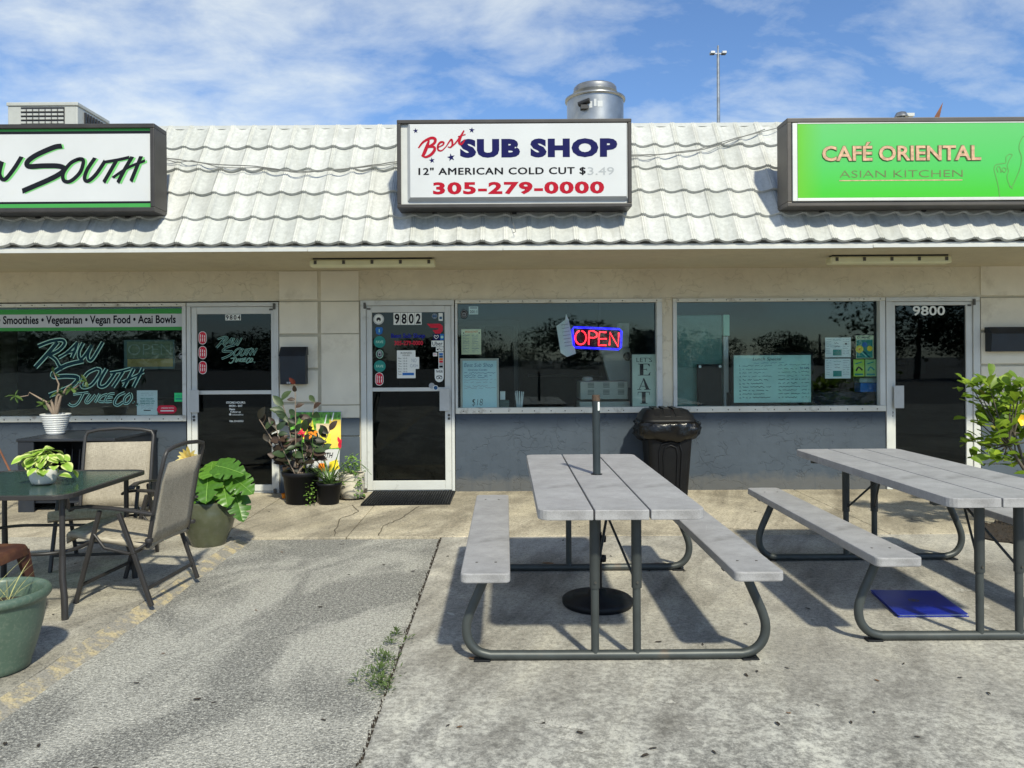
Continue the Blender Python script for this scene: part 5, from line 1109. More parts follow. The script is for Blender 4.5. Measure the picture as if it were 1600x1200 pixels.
def sheet(b, path, y0, y1, m, sag=0.0, th=.006):
    n = len(path); ny = 8; vs = []
    for layer in (0, 1):
        for i, (x, z) in enumerate(path):
            for j in range(ny+1):
                t = j/ny; s_ = sag*4*t*(1-t)
                vs.append((x+s_*(.9 if sag and path[-1][1]-path[0][1] > .2 else 0), y0+(y1-y0)*t, z-(s_ if not (path[-1][1]-path[0][1] > .2) else 0)-layer*th*(0 if path[-1][1]-path[0][1] > .2 else 1)))
    if path[-1][1]-path[0][1] > .2:
        h = len(vs)//2; vs = vs[:h]+[(x+th, y, z) for x, y, z in vs[:h]]
    w_ = ny+1; h = n*w_; fs = []
    for i in range(n-1):
        for j in range(ny): q = (i*w_+j, i*w_+j+1, (i+1)*w_+j+1, (i+1)*w_+j); fs += [q, tuple(h+k for k in q[::-1])]
    for i in range(n-1): fs += [(i*w_, (i+1)*w_, h+(i+1)*w_, h+i*w_), (i*w_+ny, h+i*w_+ny, h+(i+1)*w_+ny, (i+1)*w_+ny)]
    for j in range(ny): fs += [(j, h+j, h+j+1, j+1), ((n-1)*w_+j, (n-1)*w_+j+1, h+(n-1)*w_+j+1, h+(n-1)*w_+j)]
    b.add(vs, fs, m, True)
def chair():
    o = tag(empty('folding_chair'), 'x', 'chair', 'folding sling chairs at the glass table')
    b = MB(); sheet(b, [(.20, .345), (.215, .42), (.235, .55), (.262, .70), (.287, .815)], -.232, .232, m_sling, -.0); b.build('backrest', o)
    b = MB(); sheet(b, [(-.295, .375), (-.298, .40), (-.285, .416), (-.24, .412), (-.1, .388), (.08, .362), (.20, .345)], -.245, .245, m_sling, -.012, .03); b.build('seat', o)
    b = MB(); bk = [(.195, .33), (.235, .56), (.268, .735), (.30, .86)]
    b.tube([(x, -.24, z) for x, z in bk]+[(.307, -.225, .89), (.309, -.15, .905), (.31, 0, .915), (.309, .15, .905), (.307, .225, .89)]+[(x, .24, z) for x, z in bk[::-1]], .0125, m_fr, 10); b.build('back_frame', o)
    b = MB(); b.tube([(.21, -.23, .345), (0, -.23, .355), (-.24, -.23, .388), (-.275, -.22, .39), (-.285, 0, .388), (-.275, .22, .39), (-.24, .23, .388), (0, .23, .355), (.21, .23, .345)], .0105, m_fr, 8); b.build('seat_frame', o)
    for s in (-1, 1):
        y = s*.258
        b = MB(); b.bar((-.235, y, 0), (-.085, y, .545), .024, .022, m_fr, (0, 1, 0)); b.build('front_leg', o, bevel=.004)
        y2 = s*.262
        b = MB(); b.bar((.24, y2+s*.02, 0), (.135, y2+s*.02, .30), .024, .022, m_fr, (0, 1, 0)); b.bar((.135, y2+s*.02, .30), (.045, y2+s*.02, .535), .024, .022, m_fr, (0, 1, 0)); b.build('rear_leg', o, bevel=.004)
        b = MB(); pts = [(-.255, .545), (-.24, .562), (-.15, .572), (0, .562), (.15, .545), (.245, .530)]
        for (xa, za), (xb, zb_) in zip(pts, pts[1:]): b.bar((xa-.002, y2+s*.008, za), (xb+.002, y2+s*.008, zb_), .042, .016, m_fr)
        b.build('armrest', o, bevel=.005)
        b = MB(); b.tube([(.20, s*.24, .36), (.16, s*.27, .33), (.10, s*.272, .30), (-.05, s*.27, .33), (-.12, s*.262, .41)], .009, m_fr, 8); b.lathe([(.02, -.012), (.024, 0), (.02, .012)], (.215, s*.262, .375), m_fr, 10, cap=True); b.build('folding_link', o)
    b = MB(); b.bar((-.205, -.25, .105), (-.205, .25, .105), .018, .018, m_fr); b.build('front_stretcher', o, bevel=.003)
    b = MB(); b.bar((.205, -.275, .095), (.205, .275, .095), .018, .018, m_fr); b.build('rear_stretcher', o, bevel=.003)
    b = MB(); b.tube([(.12, -.25, .30), (.12, .25, .30)], .009, m_fr, 8); b.build('seat_stretcher', o)
    return o
ch = chair(); ch.location = (-2.275, 4.74, 0.022); ch.rotation_euler = (0, 0, R(-4)); ch['label'] = 'taupe sling folding chair seen side on at the right of the glass table'
dup(ch, (-2.84, 5.42, .022), R(97), 'taupe sling folding chair facing the camera from behind the glass table')
# rusty stool
m_rst = mat('rusty_brown_metal', (0.085, 0.035, 0.025, 1), 0.5, 0.3, var=.3, vs=8, bump=.15, dirt=((.20, .09, .04, 1), .6, 7, .52))
st = tag(empty('metal_stool', (-2.72, 4.02, 0.022)), 'rusty brown square metal stool cut by the left edge', 'stool'); cx, cy = -2.74, 4.00
b = MB(); z0 = .46; loft(b, [ring(cx, cy, .335, .335, .05, z0-.055), ring(cx, cy, .33, .33, .05, z0-.02), ring(cx, cy, .315, .315, .05, z0-.004), ring(cx, cy, .29, .29, .045, z0)], m_rst, True, False, True); b.build('seat', st)
for s in (-1, 1):
    for q in (-1, 1):
        b = MB(); a = Vector((cx+s*.145, cy+q*.145, z0-.03)); c = Vector((cx+s*.20, cy+q*.20, .022))
        b.add([a+Vector((0, -q*.07, 0)), a+Vector((s*.012, q*.012, 0)), a+Vector((-s*.07, 0, 0)), c+Vector((0, -q*.025, 0)), c, c+Vector((-s*.025, 0, 0))], [(0, 1, 4, 3), (1, 2, 5, 4)], m_rst); b.build('leg', st)
b = MB(); b.bar((cx-.17, cy-.17, .25), (cx+.17, cy+.17, .25), .02, .006, m_rst); b.bar((cx-.17, cy+.17, .258), (cx+.17, cy-.17, .258), .02, .006, m_rst); b.build('cross_brace', st)
# folding chair tip further left
# black metal cabinet under left window
m_cab = mat('black_cabinet_paint', (0.020, 0.024, 0.032, 1), 0.4, 0.1, var=.3, vs=4, coord='pos', dirt=((.06, .055, .05, 1), .4, 7, .6))
cb = tag(empty('black_cabinet', (-4.15, 7.6, 0)), 'low open fronted black metal cabinet under the left window', 'cabinet'); a0, a1, y0, y1 = -4.66, -3.72, 7.3, 8.2
b = MB(); b.box(a0, a1, y0, y1, .672, .70, m_cab); b.build('top', cb, bevel=.006)
b = MB(); b.box(a0+.01, a0+.16, y0+.01, y0+.03, .0, .671, m_cab); b.box(a0+.01, a0+.03, y0+.031, y1, .0, .671, m_cab); b.build('side_panel', cb, bevel=.003)
b = MB(); b.box(a1-.03, a1-.01, y0+.01, y1, .0, .671, m_cab); b.build('side_panel', cb, bevel=.003)
b = MB(); b.box(a0+.031, a1-.031, y1-.02, y1, .05, .671, m_cab); b.build('back_panel', cb)
b = MB(); b.box(a0+.031, a1-.031, y0+.05, y1-.021, .08, .10, m_cab); b.build('shelf', cb)
for i in range(9): b = MB(); x = a0+.24+i*.075; b.bar((x, y0+.35, .11), (x+.03, y0+.35, .56), .02, .012, m_cab); b.build('rack_slat', cb)
# another chair edge at far left
lean = tag(empty('wooden_easel', (-4.9, 7.0, 0)), 'thin copper coloured frame leaning at the far left edge', 'frame'); b = MB(); b.tube([(-4.72, 7.1, .0), P(-12, 680, 7.1), P(16, 737, 7.1)], .01, m_rust, 6); b.build('rail', lean)
# ------------------------------------------------------------------ plants
def leafmat(name, c, c2=None, rough=.45, edge=None, trans=.25, var=.3):
    t = NT(name); tcn = t.n('ShaderNodeTexCoord'); sx_ = t.n('ShaderNodeSeparateXYZ'); t.l(tcn.outputs['Object'], sx_.inputs[0]); oi = t.n('ShaderNodeObjectInfo')
    base = t.mix(oi.outputs['Random'], tuple(q*(1-var) for q in c[:3])+(1,), tuple(min(1, q*(1+var)) for q in (c2 or c)[:3])+(1,))
    n = t.noise(t.coord('pos'), 40, 3); base = t.mix(1.0, base, t.ramp(n, [(.3, .8), (.7, 1.1)]), 'MULTIPLY')
    rib = t.ramp(t.math('ABSOLUTE', sx_.outputs[1]), [(0.012, 1.0), (0.03, 0.0)]) if 0 else None
    if edge:
        e = t.ramp(t.math('ABSOLUTE', t.n_attr if 0 else sx_.outputs[1]), [(edge[1], 0.0), (edge[2], 1.0)]); base = t.mix(e, base, edge[0])
    t.col(base); t.p(rough, 0, .45); t.b.inputs['Transmission Weight'].default_value = 0
    tl = t.n('ShaderNodeBsdfTranslucent'); 
    if isinstance(base, tuple): tl.inputs[0].default_value = base
    else: t.l(base, tl.inputs[0])
    mx = t.n('ShaderNodeMixShader'); mx.inputs[0].default_value = trans; t.l(t.b.outputs[0], mx.inputs[1]); t.l(tl.outputs[0], mx.inputs[2]); t.l(mx.outputs[0], t.out.inputs[0]); return t.m
def leafmesh(name, L, Wd, m, prof_=None, fold=.12, curl=.25, n=7, petiole=0.0):
    """blade along +X, midrib folded, tip curling down"""
    b = MB(); vs = []; k = 0
    for i in range(n+1):
        t = i/n; w_ = Wd*(prof_(t) if prof_ else sin(pi*min(1, t*.96+.02))**.8); x = petiole+L*t; z = -curl*L*t*t
        vs += [(x, -w_/2, z+abs(w_)*fold), (x, 0, z), (x, w_/2, z+abs(w_)*fold)]
    fs = []
    for i in range(n): a = 3*i; fs += [(a, a+3, a+4, a+1), (a+1, a+4, a+5, a+2)]
    b.add(vs, fs, m, True)
    if petiole: b.tube([(0, 0, 0), (petiole, 0, 0)], .0025, m, 4)
    o = b.build(name, origin=(0, 0, 0)); me = o.data; bpy.data.objects.remove(o); return me
def lmat(p, d, up=(0, 0, 1), s=1.0, roll=0.0):
    d = Vector(d).normalized(); u = Vector(up); y = u.cross(d)
    if y.length < 1e-3: y = Vector((0, 1, 0)).cross(d)
    y.normalize(); z = d.cross(y); m = Matrix((d, y, z)).transposed().to_4x4() @ Matrix.Rotation(roll, 4, 'X') @ Matrix.Scale(s, 4); m.translation = Vector(p); return m
def pot(o, c, prof_, m, soil_z, soil_r, seg=32, name='pot'):
    b = MB(); b.lathe(prof_, c, m, seg); b.build(name, o)
    b = MB(); b.lathe([(soil_r, soil_z), (0, soil_z+.01)], c, m_soil, 20); b.build('soil', o)
m_soil = mat('potting_soil', (0.025, 0.018, 0.012, 1), .95, bump=.8, bs=60, var=.5, vs=60)
def rnd(a, c): return random.uniform(a, c)
# variegated plant on the glass table
random.seed(21)
c0 = Vector((-2.66-.16, 4.55, .7186)); pc = P(68, 752, 4.55); c0.x = pc.x
vp = tag(empty('potted_plant', c0), 'lime edged leafy plant in a small white dimpled pot on the glass table', 'potted plant')
m_wpot = mat('white_ceramic', (.58, .57, .55, 1), .4, var=.05, bump=.6, bs=70)
pot(vp, c0, [(.045, 0), (.062, .004), (.072, .03), (.074, .06), (.071, .088), (.066, .09), (.064, .075)], m_wpot, .078, .064)
m_lf = leafmat('lime_edged_leaf', (.22, .38, .04, 1), (.32, .50, .07, 1), edge=((.72, .76, .30, 1), .012, .021), var=.2)
lf1 = leafmesh('leaf', .062, .054, m_lf, curl=.45)
for i in range(58):
    a = rnd(0, 2*pi); rr_ = rnd(.0, .13)*(1.25 if cos(a) > 0 else .95); z = .10+.085*(1-(rr_/.16)**2)+rnd(-.03, .02)-(.035 if rr_ > .1 else 0)
    inst('leaf', lf1, vp, lmat((rr_*cos(a), rr_*sin(a)*.8, z), (cos(a+rnd(-.7, .7)), sin(a+rnd(-.7, .7)), rnd(-.5, .35)), (rnd(-.3, .3), rnd(-.5, 0), 1), rnd(.75, 1.2)))
b = MB()
for i in range(12): a = rnd(0, 6.28); b.tube([c0+Vector((0, 0, .08)), c0+Vector((.05*cos(a), .05*sin(a), .12)), c0+Vector((.1*cos(a), .1*sin(a), .15))], .0025, m_lf, 5)
b.build('stem', vp)
# big glazed pot with monstera
mc = Vector((-2.30, 5.93, .004)); mp_ = tag(empty('potted_plant', mc), 'monstera with large split leaves in a green glazed pot beside door 9804', 'potted plant')
m_glaz = mat('green_glaze', (.075, .082, .048, 1), .25, var=.25, vs=5, spec=.5, dirt=((.10, .10, .08, 1), .4, 20, .5))
pot(mp_, mc, [(.11, 0), (.125, .01), (.135, .05), (.175, .14), (.195, .22), (.193, .28), (.178, .325), (.182, .345), (.176, .36), (.162, .352), (.155, .31)], m_glaz, .31, .16, 40)
m_mon = leafmat('monstera_leaf', (.055, .16, .018, 1), (.11, .25, .03, 1), .35, trans=.3, var=.15)
m_rib = mat('leaf_rib', (.22, .40, .08, 1), .5)
def monstera():
    """heart shaped blade with deep side slots"""
    b = MB(); L = .25
    def half(t): return .150*(sin(pi*min(1, (t*.9+.12)))**.65)*(1-.35*t)
    slots = (.46, .68)
    for s in (-1, 1):
        nseg = 36; vs = []; 
        for i in range(nseg+1):
            t = i/nseg; w_ = half(t); cut = min(abs(t-q) for q in slots); k = .58 if cut < .022 else 1.0; x = L*(t-.18*(1-t)*1.0); z0_ = -.22*L*t*t
            for j in range(4): v = j/3*k; xx = x+ .035*v*(1-t*.5)-.05*v*(1-t)**2; vs.append((xx, s*w_*v, z0_+.10*v*w_*4*.3-.30*(w_*v)**2*4+.004*sin(t*40)*v))
        b.add(vs, [(i*4+j, (i+1)*4+j, (i+1)*4+j+1, i*4+j+1) if s < 0 else (i*4+j, i*4+j+1, (i+1)*4+j+1, (i+1)*4+j) for i in range(nseg) for j in range(3)], m_mon, True)
    b.tube([(L*(t-.18*(1-t)), 0, -.22*L*t*t+.003) for t in (0, .25, .5, .75, .98)], .0022, m_rib, 5)
    o = b.build('leaf', origin=(0, 0, 0)); me = o.data; bpy.data.objects.remove(o); return me
mon = monstera()
ML = [((325, 745), (.15, -.75, -.55), 1.05, (-.1, -.8, .9)), ((350, 730), (.9, -.3, -.1), .85, (.1, -.7, .8)), ((372, 785), (.45, -.5, -.75), .75, (.5, -.8, .3)), ((372, 752), (.8, -.5, -.35), .8, (.2, -.8, .6)),
      ((318, 795), (-.2, -.5, -.85), .7, (-.3, -.9, .3)), ((305, 760), (-.7, -.5, -.35), .75, (-.3, -.7, .7)), ((300, 778), (-.4, -.7, -.5), .55, (-.3, -.8, .5)), ((350, 762), (.35, -.7, -.6), .8, (.1, -.9, .6)), ((330, 735), (-.2, .5, .3), .8, (0, -.8, .7))]
b = MB()
for (px, py), d, s, up in ML:
    p = P(px, py, 5.85)-mc; dd = Vector(d).normalized(); inst('leaf', mon, mp_, lmat(p-dd*.04, d, up, s*.98))
    b.tube([mc+Vector((rnd(-.04, .04), 0, .31)), mc+Vector((p.x*.4, -.02, p.z*.5+.22)), mc+p-dd*.05], .005, m_rib, 6)
b.build('stem', mp_)
random.seed(4)
yf = tag(empty('yellow_flower', P(304, 716, 5.95)), 'pale yellow spiky flower rising behind the side chair', 'flower')
m_pet = leafmat('pale_yellow_petal', (.85, .62, .14, 1), (.95, .80, .38, 1), .5, trans=.35, var=.1); pet = leafmesh('petal', .085, .026, m_pet, curl=.1); fc_ = P(303, 716, 5.95)-yf.location
for i in range(26):
    a = 2*pi*i/13+rnd(-.1, .1); z = .75 if i < 13 else 1.2; d = Vector((cos(a), -z*.8, sin(a))); inst('petal', pet, yf, lmat(fc_+Vector((0, -.08, .01)), d, (0, -1, .2), rnd(1.0, 1.35)*(1 if i < 13 else .7)))
b = MB(); q = P(303, 716, 5.96); b.tube([(mc.x+.02, mc.y+.02, .31), (q.x+.01, q.y, q.z-.15), (q.x, q.y, q.z)], .004, m_rib, 6); b.build('stem', yf)
# big planter front left
pl = Vector((-2.375, 3.55, .022)); fp = tag(empty('large_planter', pl), 'large sage green plastic planter with sparse grass at the lower left edge', 'planter')
m_sage = mat('sage_plastic', (.072, .115, .085, 1), .4, var=.15, vs=5, bump=.1, dirt=((.17, .20, .15, 1), .4, 60, .5))
pot(fp, pl, [(.135, 0), (.15, .008), (.152, .03), (.175, .10), (.20, .20), (.213, .30), (.215, .318), (.228, .322), (.236, .335), (.236, .350), (.228, .362), (.218, .366), (.208, .362), (.200, .345), (.195, .25)], m_sage, .275, .20, 48)
m_dry = leafmat('straw_blade', (.35, .34, .14, 1), None, .6); m_gr = leafmat('grass_blade', (.05, .13, .03, 1), (.09, .2, .04, 1), .5)
bl = leafmesh('blade', .30, .006, m_dry, curl=.3, n=5); bl2 = leafmesh('blade', .30, .012, m_gr, curl=.5, n=6)
for i in range(16): a = rnd(0, 6.28); inst('blade', bl, fp, lmat((rnd(-.1, .1), rnd(-.1, .1), .28), (cos(a)*.7, sin(a)*.5, rnd(.5, 1.4)), (0, 0, 1), rnd(.5, 1.0)))
# striped pot on cabinet with desert rose
sp_ = P(87, 672, 7.75); sp_.z = .7005; dr = tag(empty('potted_plant', sp_), 'desert rose with bare branches in a white ribbed pot on the black cabinet', 'potted plant')
m_gloss = mat('gloss_white_pot', (.60, .61, .61, 1), .3, var=.03); pr = [(.075, 0)]
for k in range(8): z = .012+k*.022; r = .078+.055*(z/.19); pr += [(r+.004, z), (r+.006, z+.008), (r+.004, z+.014), (r-.001, z+.017)]
pr += [(.137, .19), (.141, .2), (.137, .207), (.128, .2), (.122, .17)]; pot(dr, sp_, pr, m_gloss, .17, .125, 36)
m_bark = mat('pale_bark', (.22, .17, .13, 1), .8, var=.3, bump=.3); m_dg = leafmat('olive_leaf', (.055, .11, .025, 1), (.09, .16, .04, 1), .5); lfd = leafmesh('leaf', .085, .028, m_dg, curl=.25)
tp = lambda x, y: P(x, y, 7.72)
b = MB(); base_ = sp_+Vector((0, 0, .17)); br = [[base_, tp(88, 625), tp(92, 600), tp(84, 582)], [base_, tp(72, 628), tp(58, 620), tp(46, 613), tp(44, 618), tp(32, 620)], [base_, tp(95, 620), tp(105, 605), tp(112, 600)], [base_, tp(80, 625), tp(70, 636)], [base_, tp(90, 618), tp(118, 606), tp(130, 596)]]
for q in br: b.tube(q, [.022, .012, .008]+[.005]*(len(q)-3), m_bark, 7)
b.build('branch', dr)
for (x, y), n in (((24, 618), 9), ((112, 606), 9), ((68, 632), 8), ((135, 596), 8), ((92, 612), 7), ((84, 583), 4)):
    for i in range(n): a = rnd(0, 6.28); inst('leaf', lfd, dr, lmat(tp(x, y)-sp_, (cos(a), rnd(-.8, .3), sin(a)*.8+.1), (rnd(-.3, .3), -.5, 1), rnd(.7, 1.1)))
# three pots by the pier
rp = Vector((-2.06, 7.72, .004)); r1 = tag(empty('potted_plant', rp), 'tall rubber plant with dark burgundy leaves in a big black pot by the mailbox pier', 'potted plant')
m_bpot = mat('black_nursery_pot', (.005, .006, .009, 1), .5, spec=.25, var=.2)
pot(r1, rp, [(.135, 0), (.15, .005), (.178, .27), (.192, .272), (.196, .312), (.19, .318), (.18, .31), (.175, .26)], m_bpot, .27, .178)
m_rub = leafmat('burgundy_leaf', (.016, .022, .012, 1), (.05, .028, .02, 1), .5, trans=.1, var=.3); m_rub2 = leafmat('red_new_leaf', (.16, .03, .02, 1), (.25, .07, .04, 1), .35); m_rub3 = leafmat('deep_green_leaf', (.025, .055, .02, 1), (.04, .065, .025, 1), .45, trans=.1)
lr = [leafmesh('leaf', .155, .085, m_, curl=.2, fold=.2) for m_ in (m_rub, m_rub3, m_rub2)]
random.seed(31); tips = [(461, 600), (440, 625), (492, 628), (420, 690), (450, 660), (475, 668), (405, 655), (500, 680), (515, 672), (455, 700), (432, 712), (480, 700), (430, 665)]
b = MB()
for i, (x, y) in enumerate(tips):
    t_ = P(x, y, 7.72+rnd(-.12, .08)); a = rp+Vector((rnd(-.07, .07), rnd(-.05, .05), .27)); mid = a.lerp(t_, .5)+Vector(((t_.x-a.x)*.12, 0, 0)); b.tube([a, mid, t_], [.008, .006, .004], m_bark, 6)
    for k in range(10):
        f = 1-k*.085; p = a.lerp(mid, f*2) if f < .5 else mid.lerp(t_, f*2-1); an = rnd(0, 6.28); up = rnd(.5, 1.3) if k < 2 else rnd(-.3, .6)
        if f < .25: continue
        inst('leaf', lr[2 if (k == 0 and i in (0,)) else (1 if random.random() < .35 else 0)], r1, lmat(p-rp, (cos(an), sin(an)*.5-.1, up), (rnd(-.5, .5), -1.3, .7), rnd(.6, 1.0)*(1 if i else .8)))
b.build('stem', r1)
mf = [P(471, 677, 7.58), P(488, 678, 7.58)]
for q, mm, lab in ((mf[0], m_redi, 'crimson flower among the rubber plant leaves'), (mf[1], m_orange, 'small orange flower among the rubber plant leaves')):
    f = tag(empty('flower', q), lab, 'flower'); pm = leafmesh('petal', .034, .020, mm, curl=.5)
    for i in range(11): a = rnd(0, 6.28); inst('petal', pm, f, lmat((rnd(-.02, .02), rnd(-.02, .02), rnd(-.02, .02)), (cos(a), rnd(-.9, -.1), sin(a)), (0, -1, .4), rnd(.6, 1.2)))
    b = MB(); b.tube([q, q+Vector((0, .03, -.2)), rp+Vector((.05, 0, .28))], .003, m_gr, 5); b.build('stem', f)
sp2 = Vector((-1.77, 7.66, .004)); r2 = tag(empty('potted_plant', sp2), 'spiky strap leaved plant with a red bloom in the small black pot', 'potted plant')
pot(r2, sp2, [(.09, 0), (.098, .004), (.118, .185), (.128, .187), (.13, .21), (.12, .212), (.112, .18)], m_bpot, .185, .115)
ls = leafmesh('leaf', .42, .022, leafmat('strap_leaf', (.07, .14, .035, 1), (.12, .2, .06, 1), .45), lambda t: (1-t)**.5*.9+.1*(1-t), curl=.35, fold=.3, n=8)
for i in range(44):
    a = rnd(0, 6.28); e = rnd(.3, 2.2); inst('leaf', ls, r2, lmat((rnd(-.04, .04), rnd(-.04, .04), .18), (cos(a), sin(a)*.7, e), (0, 0, 1), rnd(.5, 1.0)))
b = MB(); q = P(531, 700, 7.6); b.tube([sp2+Vector((0, 0, .18)), q], .004, m_gr, 5); b.build('stem', r2)
rp3 = leafmesh('petal', .07, .028, m_redi, curl=-.1)
for i in range(7): inst('petal', rp3, r2, lmat(q-sp2+Vector((0, 0, rnd(-.02, .05))), (rnd(-.4, .4), rnd(-.3, .1), 1), (0, -1, .2), rnd(.7, 1)))
sp3 = Vector((-1.60, 7.95, .004)); r3 = tag(empty('potted_plant', sp3), 'trailing green plant in a round white pot beside door 9802', 'potted plant')
pot(r3, sp3, [(.09, .0), (.11, .015), (.13, .09), (.135, .17), (.13, .23), (.136, .25), (.128, .26), (.12, .25)], mat('cream_pot', (.60, .55, .45, 1), .5, var=.1), .22, .125)
b = MB(); b.lathe([(.12, -.0035), (.14, .0), (.142, .012)], (sp3.x, sp3.y, .004), m_bpot, 24); b.build('saucer', r3)
lt = leafmesh('leaf', .038, .02, leafmat('fresh_small_leaf', (.12, .24, .04, 1), (.2, .34, .07, 1), .5), curl=.2)
for i in range(150):
    a = rnd(0, 6.28); r = abs(random.gauss(0, .07)); z = .26+rnd(0, .2)*(1-r*3); x = r*cos(a); y = r*sin(a)
    if i % 3 == 0: x = rnd(.03, .14); z = rnd(.02, .3); y = -rnd(.1, .15)
    if i % 7 == 0: x = -rnd(.02, .28); y = -rnd(.1, .2); z = rnd(.15, .32)
    inst('leaf', lt, r3, lmat((x, y, z), (rnd(-1, 1), rnd(-1, .2), rnd(-.6, .8)), (0, -.4, 1), rnd(.7, 1.2)))
b = MB()
for i in range(14): a = rnd(0, 6.28); e = rnd(.08, .2); b.tube([sp3+Vector((0, 0, .22)), sp3+Vector((e*.6*cos(a), e*.6*sin(a)-.03, .36)), sp3+Vector((e*cos(a)*1.2, e*sin(a)-.05, .44-e))], .0025, m_gr, 4)
b.build('stem', r3)
# trailing leaves between the black pots
wt = tag(empty('potted_plant', (-1.93, 7.56, .004)), 'small weedy sprig between the two black pots', 'weed')
for i in range(40): inst('leaf', lt, wt, lmat((rnd(-.05, .05), rnd(-.03, .03), rnd(.0, .22)), (rnd(-1, 1), -1, rnd(-.5, .8)), (0, -.4, 1), rnd(.6, 1.0)))
wt.name = 'weed_sprig'
rc = tag(empty('red_cup', P(444, 774, 7.95)), 'small red cup on the ground beside door 9804', 'cup'); b = MB(); q = P(444, 774, 7.95); b.lathe([(.02, 0), (.028, .05), (.026, .05)], (q.x, 7.95, .004), m_orange, 12); b.build('cup', rc)
# poster board with juice picture
ps = tag(empty('poster_board', (-2.02, 8.1, 0)), 'printed board of juice bottles and fruit leaning on the pier behind the plants', 'poster')
PB = 8.16; PT = 8.26
def pY(z): return 8.06+.20*(z/.87)
def pp_(x, y):
    Y = 8.1
    for _ in range(3): z = HZ+(558-y)*Y/F; Y = pY(max(z, 0))
    return ((x-790)*Y/F, Y, z)
def pq(b, pts, m, dy): b.add([(lambda a: (a[0], a[1]-dy, a[2]))(pp_(x, y)) for x, y in pts], [tuple(range(len(pts)))], m)
b = MB(); a = pp_(452, 770); c = pp_(533, 641); z0_ = .006; b.add([(a[0], pY(z0_), z0_), (c[0], pY(z0_), z0_), (c[0], pY(c[2]), c[2]), (a[0], pY(c[2]), c[2]), (a[0], pY(z0_)+.01, z0_), (c[0], pY(z0_)+.01, z0_), (c[0], pY(c[2])+.01, c[2]), (a[0], pY(c[2])+.01, c[2])], [(0, 1, 2, 3), (7, 6, 5, 4), (3, 2, 6, 7), (0, 4, 5, 1), (0, 3, 7, 4), (1, 5, 6, 2)], m_white); b.build('board', ps)
m_fruit = mat('green_fruit_print', (.10, .30, .03, 1), .4, var=.8, vs=30); m_lemon = mat('lemon_print', (.72, .68, .05, 1), .4, var=.4, vs=25)
b = MB(); pq(b, [(453, 700), (532, 700), (532, 642), (453, 642)], m_fruit, .002); pq(b, [(468, 684), (493, 684), (488, 655), (470, 655)], m_lemon, .003); pq(b, [(493, 660), (516, 660), (514, 698), (496, 698)], mat('smoothie_print', (.62, .50, .30, 1), .4), .0035); pq(b, [(514, 654), (532, 654), (532, 697), (516, 699)], mat('mango_print', (.85, .60, .10, 1), .4, var=.1), .004)
pq(b, [(495, 697), (516, 697), (516, 676), (500, 672)], m_lemon, .0045); pq(b, [(506, 660), (508, 660), (511, 646), (509, 646)], m_paper, .005); pq(b, [(517, 656), (519, 656), (522, 643), (520, 643)], m_paper, .0055)
pq(b, [(455, 735), (475, 735), (478, 720), (458, 718)], m_lemon, .003); pq(b, [(495, 738), (512, 733), (508, 722), (497, 722)], m_orange, .003); pq(b, [(512, 738), (530, 730), (526, 716), (514, 720)], m_yel, .0035); b.build('picture', ps)
b = MB(); b.text('RAW SOUTH', pp_(470, 711)[0], pp_(520, 711)[0], pp_(500, 714)[2], pp_(500, 705)[2], pY(pp_(500, 709)[2])-.008, m_ink, shear=.4, bold=.01); b.build('lettering', ps)
# shrub in the bed at the right
random.seed(9); sh = tag(empty('shrub', (4.25, 6.3, 0)), 'glossy green leaved shrub with a yellow flower at the right edge by door 9800', 'shrub')
bed = MB(); pts = [G(1528, 824), G(1560, 815), G(1700, 812), G(1760, 850), G(1640, 862), G(1540, 842)]; n = 30; poly = []
for i in range(len(pts)):
    a, c = pts[i], pts[(i+1) % len(pts)]
    for k in range(5): t = k/5; poly.append((a[0]*(1-t)+c[0]*t+rnd(-.03, .03), a[1]*(1-t)+c[1]*t+rnd(-.03, .03)))
prism(bed, poly, -.01, .012, m_soil)
for i in range(300): q = random.choice(poly); w_ = rnd(0, 1)**.5; x = 4.4+(q[0]-4.4)*w_; y = 6.1+(q[1]-6.1)*w_; s_ = rnd(.006, .02); bed.add([(x-s_, y, .012), (x+s_, y+rnd(-.01, .01), .013), (x, y+s_, .03)], [(0, 1, 2)], m_soil)
bed.build('soil_bed', kind='structure')
m_shl = leafmat('glossy_shrub_leaf', (.14, .26, .02, 1), (.34, .46, .05, 1), .45, trans=.4, var=.25); m_shy = leafmat('yellowing_leaf', (.35, .36, .06, 1), None, .4)
lsh = leafmesh('leaf', .108, .074, m_shl, lambda t: (sin(pi*min(1, t*.80+.02))**.8)*(t*.6+.5), curl=.12, fold=.15); lsy = leafmesh('leaf', .098, .058, m_shy, curl=.1)
root = sh.location.copy(); m_brk = mat('shrub_bark', (.10, .085, .065, 1), .85, bump=.3)
tips = []
def sp3p(x, y, Y): return P(x, y, Y)
for (x, y) in [(1516, 600), (1530, 612), (1545, 600), (1562, 598), (1580, 605), (1596, 600), (1530, 660), (1540, 650), (1522, 690), (1535, 700), (1550, 640), (1570, 650), (1590, 640), (1560, 700), (1580, 690), (1600, 670), (1548, 715), (1565, 720), (1575, 665), (1600, 620), (1556, 668), (1588, 722), (1540, 625), (1565, 625), (1585, 625)]: tips.append(P(x, y, rnd(6.0, 6.5)))
for i in range(22): a = rnd(0, 6.28); r = rnd(.1, .5); tips.append(Vector((4.38+r*cos(a)*1.1+.2, 6.3+r*sin(a), rnd(.75, 1.28))))
b = MB(); mid = Vector((4.27, 6.28, .45)); forks = [Vector((4.05, 6.2, .72)), Vector((4.2, 6.35, .8)), Vector((4.45, 6.25, .8)), Vector((4.65, 6.3, .75))]
b.tube([Vector((4.33, 6.3, 0)), mid], [.022, .018], m_brk, 8)
